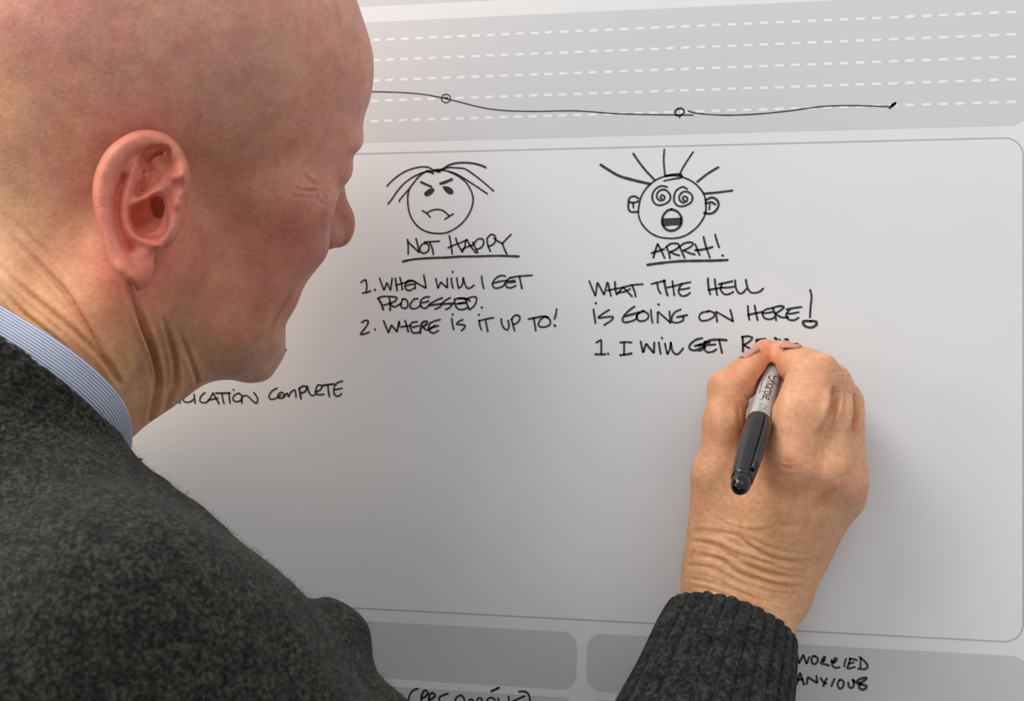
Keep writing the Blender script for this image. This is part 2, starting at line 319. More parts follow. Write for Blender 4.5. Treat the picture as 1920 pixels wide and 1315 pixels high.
write('handwriting', [[(155,1110),(190,1090),(205,1090),(205,1160),(205,1225)],['W1.3',(145,1230),(200,1232),(245,1230)],['W1.3',(275,1225)],
  [(400,1110),(460,1105),(515,1110)],[(440,1110),(440,1170),(438,1235)],['W1.3',(400,1240),(460,1232),(515,1222)],
  ['S','W1.2',(610,1100),(635,1215),(665,1120),(745,1220),(750,1110)],[(795,1110),(805,1170),(815,1225)],['W1.3',(828,1062)],[(860,1120),(870,1175),(885,1225)],[(885,1225),(910,1180),(920,1110)],[(920,1110),(935,1190),(970,1230),(1010,1215),(1045,1170)],
  ['W1.25',(1240,1065),(1170,1085),(1115,1135),(1115,1175),(1170,1190),(1240,1160),(1270,1150)],['W1.4',(1170,1145),(1240,1125),(1315,1105)]], Cc, sC, 1.15, 'handwritten unfinished line 1. I WILL GET RE at the pen')
write('handwriting', [['W1.4',(60,1110),(130,1085),(210,1080),(285,1085)],[(70,1100),(55,1150),(80,1205),(140,1205),(180,1180)],['W1.2',(0,1140),(80,1135),(170,1130)],[(0,1195),(40,1180),(70,1150)],[(210,1085),(225,1150),(240,1215)],
  ['W1.3',(450,1050),(455,1120),(455,1200)],[(445,1055),(500,1045),(550,1060),(520,1100),(465,1135)],[(470,1140),(530,1170),(590,1165),(640,1130)],['W1.4',(595,1085),(640,1078),(685,1075)],[(600,1090),(590,1130),(620,1135),(660,1125)],
  ['W1.5',(785,1065),(800,1075)],['W1.4',(890,1078),(915,1080)],[(830,1080),(860,1110),(890,1150)],['W1.5',(975,1130),(1015,1128)]], D_, sC, 1.15)
E1 = (300, 700); sE = 5.333
write('handwriting', [[(60,230),(80,270),(95,315)],[(150,250),(190,262),(200,300)],[(230,220),(240,280),(290,290),(340,260)],[(340,210),(345,250),(352,300)],
  [(450,195),(410,230),(400,280),(440,295),(480,280),(530,200)],['W1.2',(530,200),(560,250),(590,305)],[(480,270),(530,260),(580,250)],['W1.2',(560,200),(620,200),(700,198)],[(620,205),(628,260),(640,305)],[(690,200),(695,250),(700,300)],['W1.2',(735,165)],
  [(790,200),(745,220),(730,260),(760,285),(810,270),(820,230),(790,200)],[(820,300),(820,240),(870,225),(920,270),(965,300),(975,250),(940,195)],
  [(1170,150),(1120,180),(1090,230),(1110,262),(1160,250),(1210,220)],[(1215,190),(1180,215),(1190,250),(1230,245),(1240,210),(1215,190)],[(1235,245),(1270,200),(1285,235),(1310,190),(1350,170),(1360,240)],
  ['W1.2',(1395,150),(1400,200),(1410,255)],['W1.2',(1390,155),(1430,130),(1465,140),(1455,180),(1410,200)],[(1475,130),(1490,190),(1520,225),(1560,210)],[(1550,190),(1600,170),(1620,130),(1580,120),(1560,170),(1580,215),(1640,210)],
  ['W1.2',(1620,125),(1680,115),(1740,108)],[(1680,120),(1685,180),(1695,235)],[(1825,80),(1770,100),(1740,150),(1745,210),(1780,232),(1815,205)],[(1750,165),(1790,158),(1820,150)]], E1, sE, 1.0, 'handwritten words ending in COMPLETE under the chin')
write('handwriting', [['S',(160,200),(195,370),(280,190),(345,380),(400,240)],['W1.2','C',(500,220),(450,260),(450,340),(500,380),(560,340),(565,260)],
  ['W1.2',(700,310),(660,300),(690,240),(715,250),(680,320),(640,340),(640,370),(700,380),(790,410)],['W1.2',(890,350),(910,270),(940,270),(940,310),(890,350),(850,330)],['W1.2',(850,300),(860,400),(920,455),(1000,445)],
  [(1135,280),(1110,350),(1100,425)],['W1.2',(1215,275),(1195,370),(1160,460),(1230,460),(1310,440)],['W1.2',(1215,270),(1280,285),(1350,300)],[(1195,370),(1240,360),(1290,350)],
  [(1430,270),(1425,370),(1425,450)],['W1.2',(1405,240),(1490,310),(1560,400),(1550,460),(1480,485),(1380,470)]], (1480, 1210), 10.667, 1.05, 'handwritten word WORRIED')
write('handwriting', [['W1.3',(150,770),(185,650),(215,565),(250,660),(295,790)],['W1.3',(160,700),(210,690),(260,680)],['W1.2','S',(350,770),(370,640),(560,760),(545,620)],
  ['W1.2',(630,660),(670,730),(740,770)],['W1.2',(750,670),(710,740),(680,820)],['W1.2',(905,680),(870,750),(845,820)],['W1.2','C',(1010,700),(970,760),(980,840),(1030,870),(1080,820),(1085,740),(1050,700)],
  ['W1.2',(1180,750),(1190,820),(1230,860),(1280,830),(1290,760),(1270,700)],['W1.4',(1270,700),(1350,760),(1440,790),(1530,810),(1540,850),(1480,890),(1410,870),(1400,810),(1430,760),(1500,710),(1545,660),(1480,660),(1390,690),(1370,730),(1440,780)]], (1480, 1210), 10.667, 1.05, 'handwritten word ANXIOUS')
write('handwriting', [[(175,300),(200,220),(250,165),(300,150)],['W1.3',(345,330),(350,230),(390,170),(425,200),(400,250),(350,270)],['W1.3',(440,330),(450,230),(490,205),(520,240),(480,280),(450,290)],['W1.2',(685,215),(620,235),(575,265),(580,320)],
  ['W1.2',(780,320),(790,270),(850,235),(890,270),(900,330)],[(950,330),(970,285),(1010,300),(1020,330)],[(1050,330),(1070,280),(1110,270),(1130,320)],[(1180,330),(1200,280),(1250,265),(1290,290)],['W1.3',(1245,182),(1340,138)],[(1330,275),(1345,330)],[(1465,250),(1475,330)],['W1.2',(1670,245),(1590,280),(1520,310)],[(1600,188),(1670,185),(1720,220),(1740,290),(1730,340)]], (740, 1270), 6.857, 1.1, 'handwritten bracketed word in the grey cell at the bottom')
write('handwriting', [[(430,590),(530,590)],[(522,652),(536,655),(531,663)]], (0, 0), 1.0, 0.9)
write('handwriting', [['W1.2',(262,861),(266,862)]], (0, 0), 1.0, 1.0)
# timeline
write('curve_line', [[(640,170),(700,172),(760,174),(800,178),(830,184),(860,191),(900,201),(940,207),(1000,209),(1080,208),(1150,213),(1220,215),(1300,216)],
  [(1290,208),(1310,213),(1360,216),(1420,214),(1480,208),(1540,200),(1600,198),(1660,200),(1672,199)],
  ['C',(836,177),(829,181),(829,189),(837,193),(844,188),(843,180)],['W1.0',(832,184),(840,184)],
  ['C','W1.1',(1272,204),(1266,209),(1268,216),(1277,216),(1283,210),(1279,204)],[(1276,216),(1274,221)],['W1.8',(1673,198),(1677,195)],['W1.1',(1668,203),(1679,193)]], (0, 0), 1.0, 0.72, 'hand-drawn wavy line with small circles on the grey band')
Hh = (710, 290); sH = 8.217
write('drawing', [['W1.0','C',(730,262),(640,320),(560,410),(480,520),(450,640),(455,800),(490,940),(560,1060),(660,1150),(780,1200),(900,1215),(1040,1205),(1180,1140),(1310,1030),(1410,880),(1455,720),(1440,600),(1370,460),(1280,370),(1150,290),(1020,245),(900,250),(820,255)],
  [(820,225),(760,195),(660,190),(530,215),(390,270),(270,350),(180,430),(130,485)],[(780,250),(680,280),(540,340),(400,440),(290,560),(210,680),(145,760)],[(470,530),(390,620),(330,690),(318,725)],
  ['W1.2',(830,240),(900,235),(980,225),(1100,155),(1220,130),(1340,125),(1480,140),(1600,175),(1650,200)],[(980,230),(1080,200),(1200,205),(1330,220),(1440,290),(1560,380),(1680,480),(1770,560)],[(1080,260),(1200,300),(1320,370),(1460,460),(1580,540),(1675,605)],
  ['W1.4',(655,425),(730,460),(810,495)],['W1.7',(955,448),(1040,420),(1125,382)],[(675,865),(740,905),(795,965)],[(740,900),(820,860),(900,845),(980,860),(1040,900),(1090,950)],[(1020,998),(1090,950),(1150,915)],['W1.3',(740,255),(800,270),(840,290)],['W1.6',(900,255),(940,262)]],
  Hh, sH, 0.95, 'drawn round face with drooping hair and a frown',
  polys=[[(830,515),(760,540),(705,590),(715,635),(765,640),(820,605),(862,550)],[(985,495),(1060,490),(1120,520),(1155,570),(1130,610),(1080,610),(1030,570)]])
I_ = (1100, 270); sI = 6.263
write('drawing', [['C',(930,378),(820,420),(720,500),(650,600),(615,720),(610,840),(650,940),(730,1030),(840,1090),(980,1110),(1110,1095),(1220,1040),(1320,950),(1390,830),(1400,720),(1380,600),(1310,500),(1220,430),(1110,385),(1020,370)],
  ['W1.5',(165,245),(250,300),(380,375),(550,425),(740,470)],['W1.2',(548,115),(620,220),(700,320),(800,425)],[(912,65),(905,200),(920,375)],[(1250,95),(1180,200),(1120,300),(1095,360)],['W1.25',(1300,445),(1420,350),(1545,275)],['W1.25',(1375,585),(1540,570),(1710,548)],
  ['W1.4',(930,378),(1010,362),(1100,360),(1115,385)],[(910,435),(1000,415),(1100,400)],
  ['W1.1',(945,505),(870,495),(800,540),(770,610),(785,680),(840,720),(920,705),(975,660),(980,600),(935,545),(875,540),(830,580),(825,630),(860,665),(905,655),(915,620),(885,600),(865,625),(880,645)],
  ['W1.1',(1180,530),(1130,505),(1060,540),(1030,600),(1030,680),(1080,730),(1160,725),(1230,680),(1240,610),(1190,565),(1130,565),(1090,610),(1095,665),(1140,690),(1180,665),(1175,625),(1140,620),(1130,650),(1150,665)],
  ['W1.2',(610,640),(560,615),(505,635),(490,700),(495,770),(530,800),(605,795)],['W1.2',(505,685),(560,690),(610,670)],[(545,695),(550,750)],
  ['W1.3',(1400,660),(1470,630),(1530,660),(1550,720),(1510,790),(1450,820),(1380,810)],['W1.3',(1400,700),(1460,685),(1510,710)],[(1445,710),(1440,770)],
  ['W1.4','C',(995,770),(930,800),(890,870),(890,940),(930,1000),(990,1020),(1060,1000),(1110,940),(1110,860),(1070,800)]],
  I_, sI, 1.0, 'drawn shocked face with spiral eyes and hair on end', polys=[[(893,880),(1000,872),(1110,868),(1112,900),(1105,950),(1000,958),(905,965),(890,920)]])

# ------------------------------------------------------------------ pose and proportion settings
EAR_OFF = [15, 13, 9, 6, 5, 2]
NECK = [(10,720,668),(215,420,690),(130,690,640),(275,480,640),(-70,560,690),(60,330,715),(215,770,700),(400,600,715)]
NECK_R = (54,50)
LO = np.array([-370., -120, 520]); HI = np.array([-55., 320, 800]); HH = 1.6
LO = np.array([-370., -120, 520]); HI = np.array([-55., 320, 800]); HH = 1.6
EZ = 634
HSC = 1.05
TRG = (-4,-17,74)
HEAD_YAW, HEAD_PITCH, HEAD_ROLL = 34, 9, -15
EAR_LIFT = 5
COL_LO = [(8,632),(115,712),(218,822)]
COL_OFF = 3.5
PEN_Z = 655
SH_RAD = 50
SH = (215,1200,552)
PEN_S = [0, 2, 8, 14, 30, 73, 74, 75, 92, 118, 128, 132, 135]
PEN_R = [.6, 2.6, 3.2, 5.0, 5.4, 5.6, 5.6, 6.3, 6.6, 6.1, 5.3, 4.7, 3.4]
COL_UP = [(8,576),(140,658),(232,780)]
HAND_WARP = [((1630,985),(1603,985)),((1605,1040),(1582,1037)),((1562,1095),(1548,1092)),((1642,900),(1628,900)),((1625,800),(1621,800)),((1612,692),(1603,698)),((1560,650),(1558,655)),((1455,800),(1446,800)),((1458,740),(1449,740)),((1290,850),(1299,850)),((1330,710),(1331,709)),((1288,1000),(1285,1000)),((1420,652),(1420,645)),((1390,800),(1388,800)),((1480,870),(1480,870)),((1400,950),(1400,950)),((1470,640),(1470,639)),((1308,795),(1318,795)),((1512,632),(1508,644)),((1470,704),(1462,702)),((1385,655),(1386,662))]
HANDH = 0.75
CAPS = 73.5
SWH = 2.6
PR_K = (1.6, 1.15, 33.6, 27.5)
PR_S0 = 38
HEAD_WARP = [((671,415),(663,415)),((592,540),(563,538)),((577,572),(548,571)),((560,605),(529,605)),((554,635),(534,638)),((546,665),(532,665)),((535,700),(520,694)),((460,731),(465,718)),((508,722),(506,708)),((690,265),(682,260)),((691,120),(695,120)),((697,190),(699,190)),((450,500),(450,500)),((520,580),(508,578)),((590,370),(590,370)),((600,480),(596,480)),((430,640),(430,640)),((350,720),(350,720)),((300,600),(300,600)),((240,400),(240,400)),((290,300),(290,300)),((262,812),(260,807)),((636,336),(637,336)),((400,745),(400,730))]
ARM_R = 56
SW_WARP = [((264,815),(251,812)),((268,838),(246,836)),((300,868),(286,882)),((345,910),(330,920)),((385,955),(378,962)),((180,760),(180,760)),((120,700),(122,700)),((220,900),(218,905)),((440,1000),(442,1006)),((60,650),(62,648))]
BUMPS = [((620,1200,640),18,18)]
HH = 0.85
SW_LINES = [([(190,860),(300,985),(380,1090),(430,1230),(455,1330)],-1.3,9),([(205,850),(320,975),(402,1085),(452,1225)],0.9,7),([(560,1110),(600,1180),(640,1260),(700,1330)],2.5,12),([(480,1150),(530,1230),(560,1320)],1.2,14)]
def NAILS():
    T = surf_at(nv, 1484, 648, 4); B = surf_at(nv, 1404, 659, 4)
    return [(T+np.array([0, -.3, 2.4]), np.array([-.9, .1, .3]), np.array([0.0, .98, .0]), 4.4, 5.4), (B+np.array([0.3, -.7, 2.0]), np.array([.72, .55, .25]), np.array([-.6, .78, -.12]), 4.4, 5.4)]
CON_D = 4
CUFF_W, CUFF_H, CUFF_G, CUFF_T = 31, 28, 0.13, 0
SW_CAPS = [((430,1240,600),(812,1578,640),36,40,14),((250,1000,640),(430,1240,610),32,38,18)]
def CUFF_C(): return H(1374, 1171, 50)
PR_A = -0.22
CARVE = [((650,262,-6),(605,350,-9),5.0,4.6,1.0),((640,290,-12),(590,390,-14),3.8,3.4,1.0),((605,350,-8),(560,445,-7),4.2,3.4,1.0),((560,445,-6),(512,512,-6),3.2,2.6,1.0),((590,262,-5),(560,330,-6),3.6,3.4,1.2)]

# ------------------------------------------------------------------ implicit surface modelling
def smin(a, b, k):
    h = np.clip(0.5+0.5*(b-a)/k, 0, 1); return b*(1-h)+a*h-k*h*(1-h)
def smax(a, b, k): return -smin(-a, -b, k)
def cap(p, a, b, ra, rb):
    a = np.asarray(a, np.float32); ba = np.asarray(b, np.float32)-a; pa = p-a
    h = np.clip((pa@ba)/float(ba@ba), 0, 1); d = pa-h[:, None]*ba
    return np.sqrt(np.einsum('ij,ij->i', d, d))-(ra+(rb-ra)*h)
def sph(p, c, r): d = p-np.asarray(c, np.float32); return np.sqrt(np.einsum('ij,ij->i', d, d))-r
def ell(p, c, r, ax=None):
    d = p-np.asarray(c, np.float32)
    if ax is not None: d = d@np.asarray(ax, np.float32).T
    r = np.asarray(r, np.float32); q = d/r; k0 = np.sqrt(np.einsum('ij,ij->i', q, q)); q = q/r
    k1 = np.sqrt(np.einsum('ij,ij->i', q, q))+1e-9; return k0*(k0-1)/k1
def surface(f, lo, hi, h, B=8, slack=1.6):
    """mesh the zero level of f on a sparse grid (surface nets)"""
    lo = np.array(lo, np.float32); hi = np.array(hi, np.float32); nb = np.ceil((hi-lo)/(h*B)).astype(int); n = nb*B+1
    ii = np.stack(np.meshgrid(*[np.arange(k) for k in nb], indexing='ij'), -1).reshape(-1, 3)
    c = lo+(ii+0.5)*B*h; dc = ev(f, c.astype(np.float32)); act = np.abs(dc) < B*h*0.87*slack
    V = np.ones(n, np.float32)
    neg = (dc < 0) & ~act
    for i in ii[neg]: V[i[0]*B:(i[0]+1)*B+1, i[1]*B:(i[1]+1)*B+1, i[2]*B:(i[2]+1)*B+1] = -1
    a = ii[act]; g = np.stack(np.meshgrid(*[np.arange(B+1)]*3, indexing='ij'), -1).reshape(-1, 3)
    for s in range(0, len(a), 256):
        blk = a[s:s+256]; idx = (blk[:, None, :]*B+g[None]).reshape(-1, 3); d = ev(f, (lo+idx*h).astype(np.float32))
        V[idx[:, 0], idx[:, 1], idx[:, 2]] = d
    ins = V < 0
    cnt = np.zeros(np.array(n)-1, np.uint8); 
    for dx in (0, 1):
        for dy in (0, 1):
            for dz in (0, 1): cnt += ins[dx:n[0]-1+dx, dy:n[1]-1+dy, dz:n[2]-1+dz]
    cells = np.argwhere((cnt > 0) & (cnt < 8)); cid = np.full(cnt.shape, -1, np.int32); cid[tuple(cells.T)] = np.arange(len(cells))
    acc = np.zeros((len(cells), 3)); wt = np.zeros(len(cells))
    cor = [(x, y, z) for x in (0, 1) for y in (0, 1) for z in (0, 1)]
    val = {c_: V[cells[:, 0]+c_[0], cells[:, 1]+c_[1], cells[:, 2]+c_[2]] for c_ in cor}
    for c1 in cor:
        for ax in range(3):
            if c1[ax] == 0:
                c2 = list(c1); c2[ax] = 1; c2 = tuple(c2); v1, v2 = val[c1], val[c2]; m = (v1 < 0) != (v2 < 0)
                t = v1[m]/(v1[m]-v2[m]); q = np.tile(np.array(c1, float), (m.sum(), 1)); q[:, ax] = t; acc[m] += q; wt[m] += 1
    verts = lo+(cells+acc/wt[:, None])*h
    quads = []
    for ax in range(3):
        s1 = [slice(None)]*3; s2 = [slice(None)]*3; s1[ax] = slice(0, -1); s2[ax] = slice(1, None)
        e = np.argwhere(ins[tuple(s1)] != ins[tuple(s2)]); b1, b2 = (ax+1) % 3, (ax+2) % 3
        ok = (e[:, b1] > 0) & (e[:, b2] > 0) & (e[:, b1] < cnt.shape[b1]) & (e[:, b2] < cnt.shape[b2]); e = e[ok]
        def cell(o1, o2):
            k = e.copy(); k[:, b1] += o1; k[:, b2] += o2; return cid[tuple(k.T)]
        q = np.stack([cell(-1, -1), cell(0, -1), cell(0, 0), cell(-1, 0)], 1)
        fl = ~ins[tuple(e.T)]; q[fl] = q[fl][:, ::-1]; quads.append(q)
    q = np.concatenate(quads); q = q[(q >= 0).all(1)]
    for _ in range(2):   # settle the vertices on the surface
        d = ev(f, verts.astype(np.float32)); g = grad(f, verts, h*0.6); verts = verts-np.clip(d, -h, h)[:, None]*g*0.8
    return verts, q
def ev(f, p, n=200000):
    return np.concatenate([f(p[i:i+n]) for i in range(0, len(p), n)]) if len(p) > n else f(p)
def grad(f, p, e):
    g = np.zeros((len(p), 3))
    for s in ((1, 1, 1), (1, -1, -1), (-1, 1, -1), (-1, -1, 1)):
        s = np.array(s, np.float32); g += ev(f, (p+s*e).astype(np.float32))[:, None]*s
    return g/(np.linalg.norm(g, axis=1)[:, None]+1e-9)
def px_of(v): return np.stack([CX+F_PX*v[:, 0]/v[:, 2], CY-F_PX*v[:, 1]/v[:, 2]], 1)
def pdist(q, poly, w=None):
    """distance from 2d points q to a polyline; optional per-vertex values returned too"""
    best = np.full(len(q), 1e9); val = np.zeros(len(q)); poly = np.asarray(poly, float); m = len(poly)
    for i in range(m-1):
        a, b_ = poly[i], poly[i+1]; ba = b_-a; t = np.clip(((q-a)@ba)/max(ba@ba, 1e-9), 0, 1)
        d = np.hypot(*(q-a-t[:, None]*ba).T); mk = d < best; best[mk] = d[mk]; val[mk] = ((i+t)/(m-1))[mk]
    return best, val
def inpoly(q, poly):
    x, y = q.T; c = np.zeros(len(q), bool); n = len(poly)
    for i in range(n):
        x1, y1 = poly[i]; x2, y2 = poly[(i+1) % n]
        if y1 == y2: continue
        c ^= ((y1 > y) != (y2 > y)) & (x < (x2-x1)*(y-y1)/(y2-y1)+x1)
    return c
def creases(v, nrm, lines, zmax=None):
    """press folds into the skin: lines = (points px, depth mm, half width px)"""
    q = px_of(v); off = np.zeros(len(v)); face = nrm[:, 2] < 0.15
    if zmax is not None: face &= v[:, 2] < zmax
    for pts, dep, wd in lines:
        s = smooth_pts(pts, False, 5); lo = s.min(0)-4*wd; hi = s.max(0)+4*wd
        m = face & (q[:, 0] > lo[0]) & (q[:, 0] < hi[0]) & (q[:, 1] > lo[1]) & (q[:, 1] < hi[1])
        if not m.any(): continue
        d, t = pdist(q[m], s); e = np.sin(np.clip(t, 0.0, 1.0)*math.pi)**0.85
        if dep > 0: off[m] += -dep*e*np.exp(-(d/wd)**1.3) + dep*0.3*e*np.exp(-((d-3.0*wd)/(1.8*wd))**2)
        else: off[m] += -dep*e*np.exp(-(d/wd)**2)
    return off
def vnormals(v, q):
    n = np.zeros_like(v); a, b_, c, d = (v[q[:, i]] for i in range(4)); fn = np.cross(c-a, d-b_)
    for i in range(4): np.add.at(n, q[:, i], fn)
    n /= np.linalg.norm(n, axis=1)[:, None]+1e-12; return n
def warp(v, pairs, sig):
    """gentle modelling pull: move surface regions (src -> dst px) with a smooth falloff, depth kept"""
    q = px_of(v); src = np.array([a for a, _ in pairs], float); dst = np.array([b_ for _, b_ in pairs], float)
    K = np.exp(-((src[:, None]-src[None])**2).sum(-1)/(2*sig*sig)); wgt = np.linalg.solve(K+np.eye(len(src))*0.02, dst-src)
    q2 = q+np.exp(-((q[:, None]-src[None])**2).sum(-1)/(2*sig*sig))@wgt
    v = v.copy(); v[:, 0] = (q2[:, 0]-CX)/F_PX*v[:, 2]; v[:, 1] = (CY-q2[:, 1])/F_PX*v[:, 2]; return v
def vnoise(p, s, seed=0):
    """cheap smooth value noise"""
    r = np.random.default_rng(seed).random((32, 32, 32)); x = p/s; i = np.floor(x).astype(int); t = x-i; t = t*t*(3-2*t); o = 0
    for dx in (0, 1):
        for dy in (0, 1):
            for dz in (0, 1):
                wt_ = (t[:, 0] if dx else 1-t[:, 0])*(t[:, 1] if dy else 1-t[:, 1])*(t[:, 2] if dz else 1-t[:, 2])
                o = o+wt_*r[(i[:, 0]+dx) % 32, (i[:, 1]+dy) % 32, (i[:, 2]+dz) % 32]
    return o*2-1

# ------------------------------------------------------------------ head: axes F forward, U up, R to his right
hy, hp, hr = math.radians(HEAD_YAW), math.radians(HEAD_PITCH), math.radians(HEAD_ROLL)
F0 = np.array([math.cos(hy), 0, math.sin(hy)]); R0 = np.array([math.sin(hy), 0, -math.cos(hy)]); U0 = np.array([0, 1.0, 0])
HF = F0*math.cos(hp)-U0*math.sin(hp); HU = U0*math.cos(hp)+F0*math.sin(hp)
HR, HU = R0*math.cos(hr)+HU*math.sin(hr), HU*math.cos(hr)-R0*math.sin(hr)
HAX = np.stack([HF, HU, HR])
EARP = P(318, 392, EZ)                       # tragus
HO = EARP-HSC*(TRG[0]*HF+TRG[1]*HU+TRG[2]*HR)                    # head origin between the ears
def hl(F, U, R): return HO+HSC*(F*HF+U*HU+R*HR)

# ear relief drawn in its own plane: u along image x, v along image y (mm), height towards the viewer side
EO = np.array([290.0, 395.0]); ES = (EZ-16)/F_PX    # mm per px at the ear
def epx(c): return np.array([130+c[0]/3.755, 220+c[1]/3.755])
def emm(c): q = (epx(c)-EO)*ES; return (q[0], -q[1])
E_out = smooth_pts([emm(c) for c in [(850,350),(820,265),(760,175),(680,115),(590,92),(480,100),(380,150),(290,230),(230,340),(195,450),(185,570),(202,690),(235,800),(265,920),(290,1020),(330,1090),(390,1150),(440,1200),(490,1220),(550,1190),(590,1130),(608,1060),(606,980),(650,930),(725,880),(775,810),(800,720),(830,620),(850,540),(860,450)]], True, 4)[:-1]
gu = np.arange(-34, 22, 0.35); gv = np.arange(-46, 46, 0.35); GU, GV = np.meshgrid(gu, gv, indexing='ij'); gq = np.stack([GU.ravel(), GV.ravel()], 1)
ed, _ = pdist(gq, np.vstack([E_out, E_out[:1]])); ein = inpoly(gq, E_out); e_sd = np.where(ein, -ed, ed)
def ridge(line, hgt, wd, pw=2):
    d, t = pdist(gq, smooth_pts([emm(c) for c in line], False, 5)); return hgt*np.exp(-(d/wd)**pw)
def pool(poly, dep, soft):
    pl = smooth_pts([emm(c) for c in poly], True, 4)[:-1]; d, _ = pdist(gq, np.vstack([pl, pl[:1]])); i_ = inpoly(gq, pl)
    return -dep*np.clip(0.5+np.where(i_, d, -d)/(2*soft), 0, 1)
e_h = np.zeros(len(gq))
e_h += ridge([(815,400),(785,300),(725,225),(650,175),(570,160),(480,180),(385,250),(310,350),(272,460),(262,580),(275,690),(300,800),(330,920),(365,1030),(430,1110)], 5.2, 4.6, 3)
e_h += ridge([(400,1060),(480,1120),(530,1050),(530,980)], 3.4, 5.5)
e_h += ridge([(390,430),(352,540),(338,660),(352,780),(385,880),(430,930)], -4.2, 1.7)
e_h += ridge([(470,340),(440,440),(410,560),(400,680),(425,790),(475,850),(550,875),(620,900)], 3.4, 2.3)
e_h += ridge([(470,620),(550,580),(640,510),(720,430),(780,400)], 3.0, 2.4)
e_h += pool([(540,250),(610,222),(690,228),(685,300),(640,380),(570,470),(510,530),(475,545),(500,480),(545,410),(520,340)], 10.5, 1.5)
e_h += pool([(440,650),(500,610),(570,580),(640,555),(670,640),(672,760),(640,822),(560,835),(480,815),(448,740)], 12, 1.2)
e_h += pool([(575,570),(640,560),(665,620),(665,720),(620,700),(580,650)], 14, 1.0)
e_h += ridge([(720,500),(748,600),(740,720),(690,830),(640,890)], 3.6, 2.8)
e_h += ridge([(610,960),(560,1000)], -1.5, 1.5)
e_h += ridge([(800,380),(815,450),(805,530),(775,600)], 4.2, 3.2)
e_h += ridge([(735,425),(772,455),(792,520)], 4.0, 3.0)
# rolled edge, and the whole ear standing off the skull towards the back
roll = np.clip(-e_sd/4.2, 0, 1); e_top = e_h-4.6*(1-np.sqrt(1-(1-roll)**2))
e_off = np.interp(gq[:, 0], [-34, -26, -12, 0, 8, 18], EAR_OFF)+np.interp(gq[:, 1], [-42, -28, -10, 10], [8.0, 6.5, 2.5, 0])
G_top = (e_top+e_off).reshape(GU.shape); G_bot = (np.minimum(e_off-4.2, e_top+e_off-2.6)).reshape(GU.shape); G_sd = e_sd.reshape(GU.shape)
EV = EARP-0*HR; ev_ray = P(290, 395, 1.0); ev_ray = ev_ray/np.linalg.norm(ev_ray); EX = np.cross([0, 1.0, 0], ev_ray); EX /= np.linalg.norm(EX); EY = np.cross(ev_ray, EX)
EC = P(290, 395, EZ-4-EAR_LIFT)
def bil(G, u, v):
    x = np.clip((u-gu[0])/0.35, 0, len(gu)-1.01); y = np.clip((v-gv[0])/0.35, 0, len(gv)-1.01); i = x.astype(int); j = y.astype(int); a = x-i; c = y-j
    return G[i, j]*(1-a)*(1-c)+G[i+1, j]*a*(1-c)+G[i, j+1]*(1-a)*c+G[i+1, j+1]*a*c
def ept(x, y, w_): q = (epx((x, y))-EO)*ES; return EC+EX*q[0]-EY*q[1]-ev_ray*w_
def ear_sdf(p):
    d = p-EC; u = d@EX; v = d@EY; w_ = -(d@ev_ray)
    t, bt, sd = bil(G_top, u, v), bil(G_bot, u, v), bil(G_sd, u, v)
    outside = np.maximum(np.maximum(gu[0]-u, u-gu[-1]), np.maximum(gv[0]-v, v-gv[-1]))
    return smax(smax((w_-t)*0.62, (bt-w_)*0.8, 1.5), np.maximum(sd, outside+2), 1.6)

